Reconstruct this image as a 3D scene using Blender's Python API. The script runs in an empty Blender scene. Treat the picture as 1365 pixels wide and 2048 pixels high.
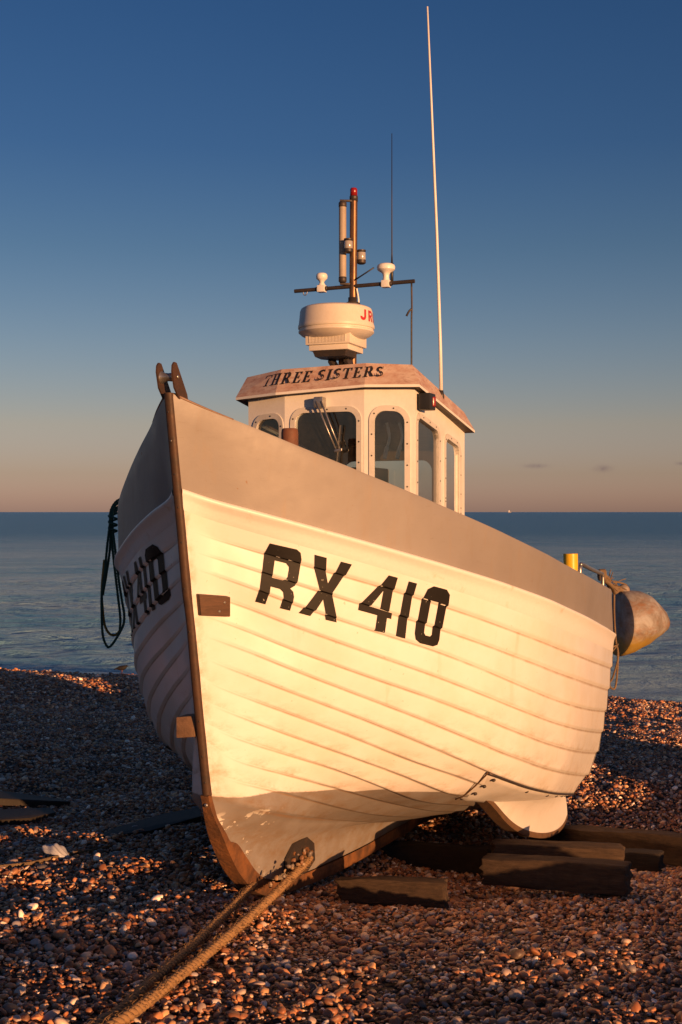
import bpy, bmesh, math, random
import numpy as np
from mathutils import Vector, Matrix
from mathutils import noise as mnoise
from mathutils.geometry import tessellate_polygon
random.seed(7); rng=np.random.default_rng(11)
C=bpy.context.scene.collection
EYE=1.83                      # eye height above the shingle at the bow
FPX=2400.0                    # focal length in photo pixels (photo 1365 x 2048)
# ------------------------------------------------------------------ helpers
def V(*a): return np.array(a,float)
def nrm(v): return v/max(np.linalg.norm(v),1e-9)
def tag(o,label=None,cat=None,group=None,kind=None):
    if label: o['label']=label
    if cat: o['category']=cat
    if group: o['group']=group
    if kind: o['kind']=kind
    return o
def empty(name,loc,label,cat,group=None):
    o=bpy.data.objects.new(name,None); C.objects.link(o); o.location=tuple(float(x) for x in loc)
    o.empty_display_size=.1
    return tag(o,label,cat,group)
def origin(o):
    p=V(0,0,0)
    while o is not None: p=p+V(*o.location); o=o.parent
    return p
class MB:
    def __init__(s): s.v=[]; s.f=[]; s.m=[]
    def add(s,v,f,mi=0):
        n=len(s.v); s.v+= [tuple(float(c) for c in p) for p in v]
        s.f+=[tuple(i+n for i in q) for q in f]; s.m+=[mi]*len(f); return s
    def build(s,name,mats,parent=None,smooth=True,loc=None,angle=None,fixn=True):
        me=bpy.data.meshes.new(name)
        o0=origin(parent) if parent is not None else (V(*loc) if loc is not None else V(0,0,0))
        me.from_pydata([tuple(np.array(p)-o0) for p in s.v],[],s.f)
        if not isinstance(mats,(list,tuple)): mats=[mats]
        for m in mats: me.materials.append(m)
        me.polygons.foreach_set('material_index',s.m)
        if fixn:
            bm=bmesh.new(); bm.from_mesh(me); bmesh.ops.recalc_face_normals(bm,faces=bm.faces); bm.to_mesh(me); bm.free()
        me.polygons.foreach_set('use_smooth',[smooth]*len(me.polygons))
        if smooth and angle: me.set_sharp_from_angle(angle=math.radians(angle))
        me.update()
        o=bpy.data.objects.new(name,me); C.objects.link(o)
        if parent is not None: o.parent=parent
        elif loc is not None: o.location=tuple(float(x) for x in loc)
        return o
def box(c,ax,ay,az,bev=0.0):
    """oriented box: centre and three half vectors, bevelled edges"""
    bm=bmesh.new()
    vs=[bm.verts.new(c+sx*ax+sy*ay+sz*az) for sx in(-1,1) for sy in(-1,1) for sz in(-1,1)]
    for q in((0,1,3,2),(4,6,7,5),(0,4,5,1),(2,3,7,6),(0,2,6,4),(1,5,7,3)): bm.faces.new([vs[i] for i in q])
    if bev: bmesh.ops.bevel(bm,geom=list(bm.edges),offset=bev,segments=2,affect='EDGES',profile=.6)
    bm.verts.index_update()
    v=[tuple(p.co) for p in bm.verts]; f=[tuple(p.index for p in q.verts) for q in bm.faces]; bm.free(); return v,f
def frames(P):
    P=np.array(P,float); n=len(P); T=np.gradient(P,axis=0); T/=np.maximum(np.linalg.norm(T,axis=1)[:,None],1e-9)
    up=V(0,0,1) if abs(T[0][2])<.9 else V(0,1,0)
    a=nrm(np.cross(T[0],up)); A=[a]
    for i in range(1,n):
        a=A[-1]-T[i]*np.dot(A[-1],T[i]); A.append(nrm(a))
    A=np.array(A); return P,T,A,np.cross(T,A)
def tube(P,r,n=10,caps=True):
    P,T,A,B=frames(P); m=len(P); r=np.broadcast_to(np.array(r,float),(m,))
    v=[];f=[]
    for i in range(m):
        for k in range(n):
            a=2*math.pi*k/n; v.append(P[i]+r[i]*(math.cos(a)*A[i]+math.sin(a)*B[i]))
    for i in range(m-1):
        for k in range(n): f.append((i*n+k,i*n+(k+1)%n,(i+1)*n+(k+1)%n,(i+1)*n+k))
    if caps: f.append(tuple(range(n))[::-1]); f.append(tuple((m-1)*n+k for k in range(n)))
    return v,f
def catmull(P,k=8):
    P=[np.array(p,float) for p in P]; P=[2*P[0]-P[1]]+P+[2*P[-1]-P[-2]]; out=[]
    for i in range(1,len(P)-2):
        for j in range(k):
            t=j/k; a,b,c,d=P[i-1:i+3]
            out.append(.5*((2*b)+(c-a)*t+(2*a-5*b+4*c-d)*t*t+(3*b-a-3*c+d)*t**3))
    out.append(P[-2]); return np.array(out)
def resample(P,step):
    P=np.array(P,float); d=np.r_[0,np.cumsum(np.linalg.norm(np.diff(P,axis=0),axis=1))]
    n=max(3,int(d[-1]/step)); x=np.linspace(0,d[-1],n)
    return np.stack([np.interp(x,d,P[:,i]) for i in range(3)],1)
def rope(P,R,strands=3,pitch=None,step=None,n=6):
    pitch=pitch or R*7; step=step or pitch/8
    P,T,A,B=frames(resample(P,step)); mb=MB()
    d=np.r_[0,np.cumsum(np.linalg.norm(np.diff(P,axis=0),axis=1))]
    for s in range(strands):
        a=2*math.pi*(d/pitch+s/strands)
        Q=P+.5*R*(np.cos(a)[:,None]*A+np.sin(a)[:,None]*B)
        mb.add(*tube(Q,R*.56,n))
    return mb
def lathe(c,prof,axis=(0,0,1),n=28):
    """prof: (radius, height along axis) from one end to the other"""
    ax=nrm(np.array(axis,float)); u=nrm(np.cross(ax,V(1,0,0) if abs(ax[0])<.9 else V(0,1,0))); w=np.cross(ax,u)
    v=[];f=[];m=len(prof)
    for r,h in prof:
        for k in range(n):
            a=2*math.pi*k/n; v.append(c+ax*h+max(r,1e-4)*(math.cos(a)*u+math.sin(a)*w))
    for i in range(m-1):
        for k in range(n): f.append((i*n+k,i*n+(k+1)%n,(i+1)*n+(k+1)%n,(i+1)*n+k))
    f.append(tuple(range(n))[::-1]); f.append(tuple((m-1)*n+k for k in range(n)))
    return v,f
def grid_faces(nr,nc,closed=False):
    f=[]
    for i in range(nr-1):
        for j in range(nc-1 if not closed else nc): f.append((i*nc+j,i*nc+(j+1)%nc,(i+1)*nc+(j+1)%nc,(i+1)*nc+j))
    return f
def rrect(x0,x1,y0,y1,r,n=6):
    pts=[]
    for cx,cy,a0 in((x1-r,y1-r,0),(x0+r,y1-r,90),(x0+r,y0+r,180),(x1-r,y0+r,270)):
        for i in range(n+1):
            a=math.radians(a0+90*i/n); pts.append((cx+r*math.cos(a),cy+r*math.sin(a)))
    return pts
def tess(loops):
    t=tessellate_polygon([[Vector((x,y,0)) for x,y in l] for l in loops])
    return [p for l in loops for p in l],[tuple(q) for q in t]
def pchip(x,y,xi):
    h=np.diff(x);d=np.diff(y)/h;m=np.zeros_like(y)
    for i in range(1,len(x)-1):
        if d[i-1]*d[i]>0:
            w1=2*h[i]+h[i-1];w2=h[i]+2*h[i-1];m[i]=(w1+w2)/(w1/d[i-1]+w2/d[i])
    m[0]=d[0];m[-1]=d[-1]; xi=np.asarray(xi,float)
    i=np.clip(np.searchsorted(x,xi)-1,0,len(x)-2);t=(xi-x[i])/h[i]
    return (2*t**3-3*t**2+1)*y[i]+(t**3-2*t**2+t)*h[i]*m[i]+(-2*t**3+3*t**2)*y[i+1]+(t**3-t**2)*h[i]*m[i+1]
def smooth01(x): x=np.clip(x,0,1); return x*x*(3-2*x)
# ------------------------------------------------------------------ materials
def mat(name,col,rough=.5,metal=0.,spec=None,coat=0.):
    m=bpy.data.materials.new(name); m.use_nodes=True; b=m.node_tree.nodes['Principled BSDF']
    b.inputs['Base Color'].default_value=(*col,1); b.inputs['Roughness'].default_value=rough; b.inputs['Metallic'].default_value=metal
    if spec is not None: b.inputs['Specular IOR Level'].default_value=spec
    if coat: b.inputs['Coat Weight'].default_value=coat; b.inputs['Coat Roughness'].default_value=.15
    return m
class NT:
    """small node-tree builder"""
    def __init__(s,m): s.m=m; s.nt=m.node_tree; s.b=s.nt.nodes.get('Principled BSDF')
    def n(s,t,**k):
        x=s.nt.nodes.new(t)
        for a,b in k.items(): setattr(x,a,b)
        return x
    def l(s,a,b): s.nt.links.new(a,b)
    def pos(s): return s.n('ShaderNodeNewGeometry').outputs['Position']
    def attr(s,name):
        a=s.n('ShaderNodeAttribute'); a.attribute_name=name; return a.outputs['Fac']
    def attrc(s,name):
        a=s.n('ShaderNodeAttribute'); a.attribute_name=name; return a.outputs['Color']
    def mapping(s,v,scale=(1,1,1),rot=(0,0,0)):
        x=s.n('ShaderNodeMapping'); x.inputs['Scale'].default_value=scale; x.inputs['Rotation'].default_value=rot; s.l(v,x.inputs['Vector']); return x.outputs[0]
    def noise(s,v,scale,detail=4,rough=.55,dist=0.):
        x=s.n('ShaderNodeTexNoise'); x.inputs['Scale'].default_value=scale; x.inputs['Detail'].default_value=detail; x.inputs['Roughness'].default_value=rough; x.inputs['Distortion'].default_value=dist
        s.l(v,x.inputs['Vector']); return x.outputs['Fac']
    def math(s,op,a,b=None,clamp=False):
        x=s.n('ShaderNodeMath',operation=op); x.use_clamp=clamp
        for i,q in enumerate((a,b)):
            if q is None: continue
            if isinstance(q,(int,float)): x.inputs[i].default_value=q
            else: s.l(q,x.inputs[i])
        return x.outputs[0]
    def ramp(s,f,stops):
        x=s.n('ShaderNodeValToRGB'); cr=x.color_ramp
        while len(cr.elements)<len(stops): cr.elements.new(.5)
        for e,(p,c) in zip(cr.elements,stops):
            e.position=p; e.color=(*c,1) if isinstance(c,tuple) else (c,c,c,1)
        s.l(f,x.inputs[0]); return x.outputs['Color']
    def mix(s,f,a,b,blend='MIX'):
        x=s.n('ShaderNodeMix',data_type='RGBA',blend_type=blend)
        if isinstance(f,(int,float)): x.inputs['Factor'].default_value=f
        else: s.l(f,x.inputs['Factor'])
        for i,q in ((6,a),(7,b)):
            if isinstance(q,tuple): x.inputs[i].default_value=(*q,1)
            else: s.l(q,x.inputs[i])
        return x.outputs[2]
    def color(s,c): s.l(c,s.b.inputs['Base Color'])
    def rough(s,r): s.l(r,s.b.inputs['Roughness'])
    def bump(s,h,strength=.3,dist=.01):
        x=s.n('ShaderNodeBump'); x.inputs['Strength'].default_value=strength; x.inputs['Distance'].default_value=dist
        s.l(h,x.inputs['Height']); s.l(x.outputs[0],s.b.inputs['Normal'])
def wear(name,col,col2,scale=6,lo=.45,hi=.7,rough=.5,metal=0.,bump=.15,bdist=.004,fine=60,coat=0.):
    m=mat(name,col,rough,metal,coat=coat); t=NT(m); p=t.pos()
    f=t.ramp(t.noise(p,scale,6,.65),[(lo,0.),(hi,1.)]); c=t.mix(f,col,col2)
    c=t.mix(t.math('MULTIPLY',t.noise(p,fine,3),.25),c,tuple(x*.55 for x in col)); t.color(c)
    t.rough(t.math('ADD',t.math('MULTIPLY',t.noise(p,scale*3,3),.3),rough-.15))
    t.bump(t.noise(p,fine,4),bump,bdist); return m
# ------------------------------------------------------------------ boat frame: s aft from the stem head, b to port, z up
TH=math.radians(22.0); ST,CT=math.sin(TH),math.cos(TH); BZ0=5.04; BX0=-0.72345; BL=5.1
def W(s,b,z): return V(BX0+s*ST+b*CT, BZ0+s*CT-b*ST, z+EYE)
AFT=V(ST,CT,0); PORT=V(CT,-ST,0); UP=V(0,0,1)
TT=np.array([0.000,0.020,0.045,0.080,0.130,0.190,0.270,0.370,0.500,0.650,0.800,0.920,1.000])
S0=np.array([0.000,0.076,0.103,0.120,0.134,0.152,0.175,0.195,0.213,0.233,0.251,0.272,0.291,0.318,0.349])
OB=np.array([[0.000,0.121,0.227,0.396,0.622,0.867,1.101,1.242,1.285,1.248,1.165,1.072,1.001],
[0.000,0.089,0.239,0.426,0.659,0.903,1.095,1.220,1.259,1.225,1.149,1.069,1.017],
[0.000,0.045,0.169,0.392,0.626,0.864,1.075,1.197,1.237,1.205,1.133,1.056,0.998],
[0.000,0.046,0.174,0.384,0.613,0.848,1.053,1.175,1.217,1.185,1.113,1.038,0.978],
[0.000,0.050,0.174,0.373,0.601,0.840,1.041,1.154,1.198,1.160,1.084,1.013,0.955],
[0.000,0.043,0.155,0.356,0.592,0.832,1.031,1.137,1.175,1.129,1.046,0.980,0.931],
[0.000,0.064,0.161,0.332,0.577,0.807,1.019,1.113,1.144,1.087,0.996,0.932,0.893],
[0.000,0.072,0.165,0.327,0.545,0.771,0.982,1.075,1.098,1.032,0.935,0.864,0.822],
[0.000,0.068,0.157,0.312,0.516,0.724,0.922,1.010,1.030,0.964,0.863,0.776,0.688],
[0.000,0.061,0.140,0.285,0.471,0.653,0.840,0.913,0.937,0.880,0.779,0.681,0.600],
[0.000,0.070,0.140,0.254,0.424,0.586,0.745,0.793,0.824,0.780,0.686,0.581,0.500],
[0.000,0.082,0.145,0.235,0.367,0.515,0.595,0.656,0.693,0.668,0.586,0.479,0.400],
[0.000,0.100,0.154,0.220,0.305,0.407,0.450,0.509,0.549,0.546,0.480,0.377,0.300],
[0.000,0.118,0.166,0.202,0.241,0.287,0.304,0.353,0.398,0.418,0.371,0.275,0.200],
[0.000,0.135,0.178,0.183,0.175,0.166,0.162,0.195,0.244,0.288,0.262,0.173,0.110]])
OZ=np.array([[0.494,0.437,0.382,0.294,0.175,0.040,-0.112,-0.252,-0.373,-0.470,-0.543,-0.586,-0.610],
[0.088,0.051,-0.001,-0.068,-0.158,-0.261,-0.371,-0.490,-0.617,-0.738,-0.840,-0.911,-0.960],
[-0.057,-0.089,-0.145,-0.226,-0.320,-0.431,-0.566,-0.698,-0.830,-0.957,-1.069,-1.152,-1.205],
[-0.151,-0.178,-0.233,-0.322,-0.427,-0.544,-0.682,-0.822,-0.964,-1.101,-1.224,-1.317,-1.377],
[-0.226,-0.253,-0.316,-0.417,-0.530,-0.654,-0.812,-0.970,-1.122,-1.259,-1.383,-1.480,-1.545],
[-0.327,-0.351,-0.407,-0.513,-0.640,-0.777,-0.938,-1.094,-1.251,-1.398,-1.535,-1.643,-1.714],
[-0.426,-0.460,-0.520,-0.621,-0.752,-0.886,-1.055,-1.215,-1.379,-1.535,-1.683,-1.799,-1.875],
[-0.514,-0.554,-0.614,-0.715,-0.849,-0.999,-1.181,-1.347,-1.520,-1.689,-1.851,-1.979,-2.063],
[-0.611,-0.661,-0.724,-0.821,-0.951,-1.104,-1.296,-1.471,-1.648,-1.823,-1.992,-2.127,-2.219],
[-0.713,-0.767,-0.829,-0.920,-1.047,-1.197,-1.360,-1.526,-1.691,-1.856,-2.016,-2.142,-2.226],
[-0.817,-0.869,-0.930,-1.017,-1.137,-1.272,-1.445,-1.576,-1.730,-1.885,-2.035,-2.153,-2.232],
[-0.921,-0.982,-1.040,-1.113,-1.216,-1.354,-1.504,-1.627,-1.770,-1.914,-2.054,-2.164,-2.238],
[-1.007,-1.094,-1.148,-1.211,-1.300,-1.409,-1.535,-1.677,-1.809,-1.943,-2.072,-2.174,-2.243],
[-1.149,-1.203,-1.248,-1.307,-1.390,-1.490,-1.608,-1.728,-1.849,-1.972,-2.090,-2.184,-2.247],
[-1.280,-1.317,-1.357,-1.408,-1.478,-1.559,-1.660,-1.777,-1.888,-2.000,-2.107,-2.193,-2.252]])

def curve_row(s0,bs,zs):
    s=s0+(BL-s0)*TT; return np.interp(s,[p[0] for p in bs],[p[1] for p in bs]), np.interp(s,[p[0] for p in zs],[p[1] for p in zs])
jb,jz=curve_row(.39,[(.39,.022),(.7,.045),(1.3,.055),(2.2,.075),(5.1,.06)],[(.39,-1.425),(.643,-1.534),(.976,-1.643),(1.347,-1.70),(2.088,-1.80),(2.775,-1.93),(3.5,-2.02),(5.1,-2.255)])
kb,kz=curve_row(.47,[(.47,.022),(.7,.033),(5.1,.036)],[(.478,-1.5),(.553,-1.533),(.651,-1.624),(.752,-1.715),(.901,-1.803),(1.149,-1.861),(1.49,-1.902),(2.054,-1.956),(3.4,-2.04),(5.1,-2.285)])
S0=np.r_[S0,.39,.47]; OB=np.vstack([OB,jb,kb]); OZ=np.vstack([OZ,jz,kz])
OB=np.maximum(OB,.019)
LAP=.0118
def hull_base(lam,t,side):
    """points on the moulded surface; lam -1 sheer, 0 rubbing rail, 1..13 plank edges, 14 garboard hollow, 15 keel shoe"""
    x=lam+1; k=int(min(max(math.floor(x),0),len(S0)-2)); f=x-k
    t=np.asarray(t,float)
    P=[]
    for q in (k,k+1):
        s=S0[q]+(BL-S0[q])*t; b=pchip(TT,OB[q],t); z=pchip(TT,OZ[q],t); P.append((s,b,z))
    s,b,z=[(1-f)*a+f*c for a,c in zip(*P)]
    return np.stack([BX0+s*ST+side*b*CT, BZ0+s*CT-side*b*ST, z+EYE],-1)
def hull_normal(lam,t,side):
    e=.004; l0,l1=max(lam-.2,-1),min(lam+.2,15)
    a=hull_base(lam,np.minimum(t+e,1),side)-hull_base(lam,np.maximum(t-e,0),side)
    d=hull_base(l1,t,side)-hull_base(l0,t,side)
    n=-np.cross(a,d)*side; return n/np.maximum(np.linalg.norm(n,axis=-1)[...,None],1e-9)
def lap_off(lam,t,lower):
    """how far the clinker plank stands proud; lower=True on the plank's lower edge"""
    fade=smooth01((np.asarray(t)-.012)/.075)
    if lam<=0 or lam>=14: return 0*fade
    fr=lam-math.floor(lam)
    k=1. if (fr==0 and lower) else (max(0,(fr-.09)/.91) if fr>.09 else (0. if not lower else 0))
    return LAP*k*fade
def hull_surf(lam,t,side,lower=True,extra=0.):
    t=np.asarray(t,float)
    return hull_base(lam,t,side)+hull_normal(lam,t,side)*(lap_off(lam,t,lower)+extra)[...,None]
# paint line: boot-top grey below
PS=[.33,.36,.626,.937,1.11,1.288,1.58,2.0,5.2]; PLm=[12.9,12.83,12.12,11.456,10.89,9.95,8.98,8.6,8.3]
tq=np.unique(np.r_[np.linspace(0,.1,22)**1.0,np.linspace(.1,.4,30),np.linspace(.4,1,28)])
ROWS=[]
for n in range(0,14):
    if n==0: ROWS+=[(0.,True),(.5,True),(.92,True),(1.,True)]
    elif n<13: ROWS+=[(n+.09,False),(n+.18,False),(n+.55,False),(n+.92,False),(float(n+1),True)]
    else: ROWS+=[(13.09,False),(13.3,False),(13.6,False),(14.,False),(14.5,False),(15.,False)]
def hull_mesh(name,rows,side,m,parent):
    v=[];paint=[];lapa=[];dist=[]
    for lam,low in rows:
        P=hull_surf(lam,tq,side,low,0*tq); v.append(P)
        s=S0[min(int(lam+1),len(S0)-1)]+(BL-S0[min(int(lam+1),len(S0)-1)])*tq
        paint.append(lam-np.interp(s,PS,PLm)); fr=lam-math.floor(lam); fr=1. if fr==0 and lam>0 else fr
        lapa.append(np.full(len(tq),fr)); dist.append(s-S0[min(int(lam+1),len(S0)-1)])
    mb=MB(); mb.add(np.concatenate(v),grid_faces(len(rows),len(tq)))
    o=mb.build(name,m,parent,smooth=True,fixn=False)
    if side<0: o.data.flip_normals()
    for nm,arr in(('paint',paint),('lap',lapa),('fore',dist)):
        a=o.data.attributes.new(nm,'FLOAT','POINT'); a.data.foreach_set('value',np.concatenate(arr).astype(np.float32))
    return o
# ---- boat materials
def hull_material():
    m=mat('white_gelcoat',(.72,.68,.60),.38,coat=.25); t=NT(m); p=t.pos()
    pa=t.attr('paint'); lp=t.attr('lap'); fo=t.attr('fore')
    edge=t.math('ADD',pa,t.math('MULTIPLY',t.math('SUBTRACT',t.noise(p,25,4,.7),.5),.10))
    grey=t.ramp(edge,[(.49,0.),(.51,1.)]); 
    em=t.n('ShaderNodeMapRange'); em.inputs['From Min'].default_value=-.03; em.inputs['From Max'].default_value=.03; t.l(edge,em.inputs['Value']); grey=em.outputs[0]
    # chips where the grey paint has flaked off along the forefoot
    ch=t.math('MULTIPLY',t.ramp(t.noise(t.mapping(p,(1,1,1.8)),8,5,.6),[(.60,0.),(.615,1.)]),t.ramp(fo,[(.0,1.),(.30,1.),(.42,0.)]))
    ch=t.math('MULTIPLY',ch,t.ramp(pa,[(.55,0.),(.9,1.)]))
    white=t.mix(t.ramp(t.noise(p,3.2,6,.65),[(.42,0.),(.75,1.)]),(.80,.785,.76),(.74,.70,.62))
    # yellow-brown grime caught above the lower laps, in patches
    lapm=t.ramp(lp,[(.35,0.),(1.,1.)])
    patch=t.ramp(t.noise(t.mapping(p,(1,1,3.)),5.,6,.7),[(.44,0.),(.62,1.)])
    low=t.n('ShaderNodeMapRange'); low.inputs['From Min'].default_value=-7.; low.inputs['From Max'].default_value=-.5; t.l(pa,low.inputs['Value'])
    dirt=t.math('MULTIPLY',t.math('MULTIPLY',lapm,patch),low.outputs[0])
    fine=t.ramp(t.noise(t.mapping(p,(1,1,2.)),40,6,.8),[(.35,.25),(.65,1.)])
    dirt=t.math('MULTIPLY',dirt,fine)
    white=t.mix(t.math('MULTIPLY',dirt,.85),white,(.36,.23,.10))
    # rusty weeps next to the stem band
    stemm=t.math('MULTIPLY',t.ramp(fo,[(0.,1.),(.02,.8),(.06,0.)]),t.ramp(t.noise(t.mapping(p,(1,1,1.)),14,6,.7),[(.45,0.),(.65,1.)]))
    white=t.mix(t.math('MULTIPLY',stemm,.55),white,(.45,.30,.14))
    # small scuffs and rust specks
    sp=t.ramp(t.noise(p,38,2,.5),[(.735,0.),(.76,1.)])
    white=t.mix(t.math('MULTIPLY',sp,.35),white,(.40,.22,.10))
    weep=t.math('MULTIPLY',t.ramp(t.noise(t.mapping(p,(1,1,.10)),13,3,.5),[(.64,0.),(.74,1.)]),t.ramp(t.noise(p,2.3,3,.6),[(.45,0.),(.62,1.)]))
    white=t.mix(t.math('MULTIPLY',weep,.28),white,(.52,.36,.17))
    scuff=t.ramp(t.noise(t.mapping(p,(1,1,4.),(0,.3,0)),24,4,.8),[(.66,0.),(.72,1.)])
    white=t.mix(t.math('MULTIPLY',scuff,.22),white,(.42,.34,.25))
    gcol=t.mix(t.ramp(t.noise(p,4,5,.6),[(.4,0.),(.7,1.)]),(.27,.25,.235),(.215,.19,.17))
    gd=t.math('MULTIPLY',t.ramp(lp,[(.15,0.),(.8,1.)]),t.ramp(t.noise(t.mapping(p,(1,1,2.)),7,6,.75),[(.42,0.),(.62,1.)]))
    gcol=t.mix(t.math('MULTIPLY',gd,.65),gcol,(.20,.125,.06))
    gcol=t.mix(ch,gcol,(.66,.62,.55))
    # brown line painted along each lap as the shade under its step
    lap_shade=t.math('MULTIPLY',t.ramp(t.math('FRACT',lp),[(0.,0.),(.02,0.),(.05,1.),(.13,1.),(.19,0.)]),t.ramp(fo,[(.0,0.),(.05,0.),(.26,1.)]))
    lap_shade=t.math('MULTIPLY',lap_shade,t.ramp(t.noise(p,9,4),[(.3,.35),(.6,.8)]))
    c=t.mix(grey,white,gcol); c=t.mix(t.math('MULTIPLY',lap_shade,.7),c,(.30,.17,.08)); t.color(c)
    t.rough(t.math('ADD',t.math('MULTIPLY',t.noise(p,12,4),.2),t.math('ADD',.25,t.math('MULTIPLY',grey,.25))))
    t.bump(t.math('ADD',t.noise(p,3,2),t.math('MULTIPLY',t.noise(p,90,3),.10)),.06,.012)
    return m
M={}
M['hull']=hull_material()
def bulwark_material():
    m=mat('grey_paint',(.33,.31,.30),.5); t=NT(m); p=t.pos()
    c=t.mix(t.ramp(t.noise(p,2.2,5,.6),[(.4,0.),(.7,1.)]),(.245,.225,.215),(.215,.195,.185))
    c=t.mix(t.math('MULTIPLY',t.ramp(t.noise(t.mapping(p,(1,1,.25)),18,5,.7),[(.55,0.),(.8,1.)]),.35),c,(.22,.16,.11))
    c=t.mix(t.ramp(t.noise(p,26,2,.5),[(.76,0.),(.78,.8)]),c,(.20,.10,.045))
    c=t.mix(t.math('MULTIPLY',t.ramp(t.noise(t.mapping(p,(1,1,6.),(.2,.35,0)),16,5,.8),[(.60,0.),(.70,1.)]),.30),c,(.15,.115,.09))
    c=t.mix(t.math('MULTIPLY',t.ramp(t.noise(t.mapping(p,(1,1,.12)),11,3,.5),[(.60,0.),(.72,1.)]),.22),c,(.30,.20,.11))
    t.color(c); t.rough(t.math('ADD',t.math('MULTIPLY',t.noise(p,14,4),.2),.4)); t.bump(t.math('ADD',t.noise(p,6,3),t.math('MULTIPLY',t.noise(p,120,3),.15)),.14,.012); return m
M['grey']=bulwark_material()
M['capping']=wear('worn_capping',(.26,.17,.12),(.16,.09,.06),12,.45,.7,.5,bump=.2)
M['white']=wear('white_paint',(.78,.76,.73),(.68,.63,.56),5,.5,.8,.42,bump=.08,coat=.15)
M['rail']=wear('rail_white',(.80,.785,.76),(.62,.50,.36),9,.60,.78,.4,bump=.08)
M['bronze']=wear('stem_band_bronze',(.085,.045,.028),(.05,.034,.026),14,.45,.65,.6,.2,bump=.25)
M['rust']=wear('rusted_steel',(.21,.085,.028),(.075,.036,.018),7,.40,.62,.8,.05,bump=.7,bdist=.008,fine=45)
M['steel']=wear('brushed_steel',(.42,.40,.38),(.25,.22,.2),14,.5,.7,.35,.8,bump=.05)
M['dkmetal']=wear('dark_weathered_metal',(.05,.042,.04),(.09,.06,.045),20,.5,.7,.5,.3)
M['brass']=wear('browned_pipe',(.22,.12,.06),(.12,.075,.05),12,.45,.7,.38,.65,bump=.05)
M['black']=mat('black_plastic',(.02,.02,.021),.45)
M['letter']=None
def vinyl():
    m=mat('black_vinyl',(.013,.011,.010),.5,spec=.18); t=NT(m); p=t.pos()
    c=t.mix(t.ramp(t.noise(p,60,3,.6),[(.70,0.),(.73,1.)]),(.013,.011,.010),(.5,.45,.36)); t.color(c)
    t.bump(t.noise(p,30,3),.15,.004); return m
M['letter']=vinyl()
def wood(name,c1,c2,scale=7,axis=(1,1,6),rough=.75,bump=.4):
    m=mat(name,c1,rough); t=NT(m); tc=t.n('ShaderNodeTexCoord').outputs['Object']
    w=t.noise(t.mapping(tc,axis),scale,8,.7,.6)
    c=t.mix(t.ramp(w,[(.3,0.),(.7,1.)]),c1,c2); c=t.mix(t.ramp(t.noise(tc,11,5,.7),[(.5,0.),(.8,.6)]),c,tuple(x*.4 for x in c1)); t.color(c); t.bump(w,bump,.01); return m
M['block']=wood('oiled_hardwood',(.13,.065,.035),(.07,.038,.022),14,(1,1,8))
M['blockend']=wood('hardwood_end_grain',(.24,.14,.08),(.15,.085,.05),30,(1,1,1))
M['plank']=wood('dark_driftwood',(.018,.014,.012),(.032,.025,.02),9,(6,1,1))
# ------------------------------------------------------------------ the boat
boat=empty('fishing_boat',W(1.0,0,-1.86),'white clinker fishing boat with grey bulwark, hauled up on the shingle beach','fishing boat')
hb=MB()
h_p=hull_mesh('hull_side',ROWS,1,M['hull'],boat); h_s=hull_mesh('hull_side',ROWS,-1,M['hull'],boat)
h_p['label']='sunlit port side with white planks'; h_s['label']='shaded starboard side with white planks'
# bulwark: grey band between sheer and rubbing rail, with thickness and a capping
def bulwark(side):
    out=[hull_base(l,tq,side)+hull_normal(-.5,tq,side)*0 for l in (0.,-.25,-.5,-.75,-.97,-1.)]
    inw=PORT*side
    s=S0[0]+(BL-S0[0])*tq; off=np.minimum(.035,np.maximum(OB[0].min()*.2,pchip(TT,OB[0],tq)-.02))
    top=hull_base(-1.,tq,side)
    rows=out[:-1]+[top-inw*np.minimum(off,.004)[:,None]+UP*.004, top-inw*off[:,None]+UP*.004, top-inw*(off+.001)[:,None]-UP*.02, hull_base(0.,tq,side)-inw*np.minimum(off,.03)[:,None]]
    mb=MB(); mb.add(np.concatenate(rows),grid_faces(len(rows),len(tq))); o=mb.build('bulwark',M['grey'],boat,smooth=True,angle=40,fixn=False)
    if side<0: o.data.flip_normals()
    return o
for sd in(1,-1): bulwark(sd)
# capping strip on the forward part of the sheer
for sd in (1,-1):
    tt=np.linspace(.004,.040,14); P=hull_base(-1.,tt,sd)+UP*.004-PORT*sd*.006
    MB().add(*tube(P,np.linspace(.006,.003,14),8)).build('capping',M['capping'],boat)
# rubbing rail: moulded white lip with a soft fillet under it
def rail(side):
    P=hull_base(0.,tq,side); n=hull_normal(.0,tq,side).copy(); n[:,2]=0; n/=np.linalg.norm(n,axis=1)[:,None]
    g=.35+.65*smooth01(tq/.03)
    rows=[P+n*(o*g)[:,None]+UP*z for o,z in [(-.004,.012),(.014,.011),(.022,.005),(.0235,-.004),(.018,-.013)]]
    for l,e in((.16,.0095),(.26,.0060),(.38,.0030),(.52,.0012),(.60,-.003)):
        rows.append(hull_surf(l,tq,side,True,e*g))
    mb=MB(); mb.add(np.concatenate(rows),grid_faces(len(rows),len(tq))); o=mb.build('rubbing_rail',M['rail'],boat,smooth=True,fixn=False)
    if side<0: o.data.flip_normals()
for sd in(1,-1): rail(sd)
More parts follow.
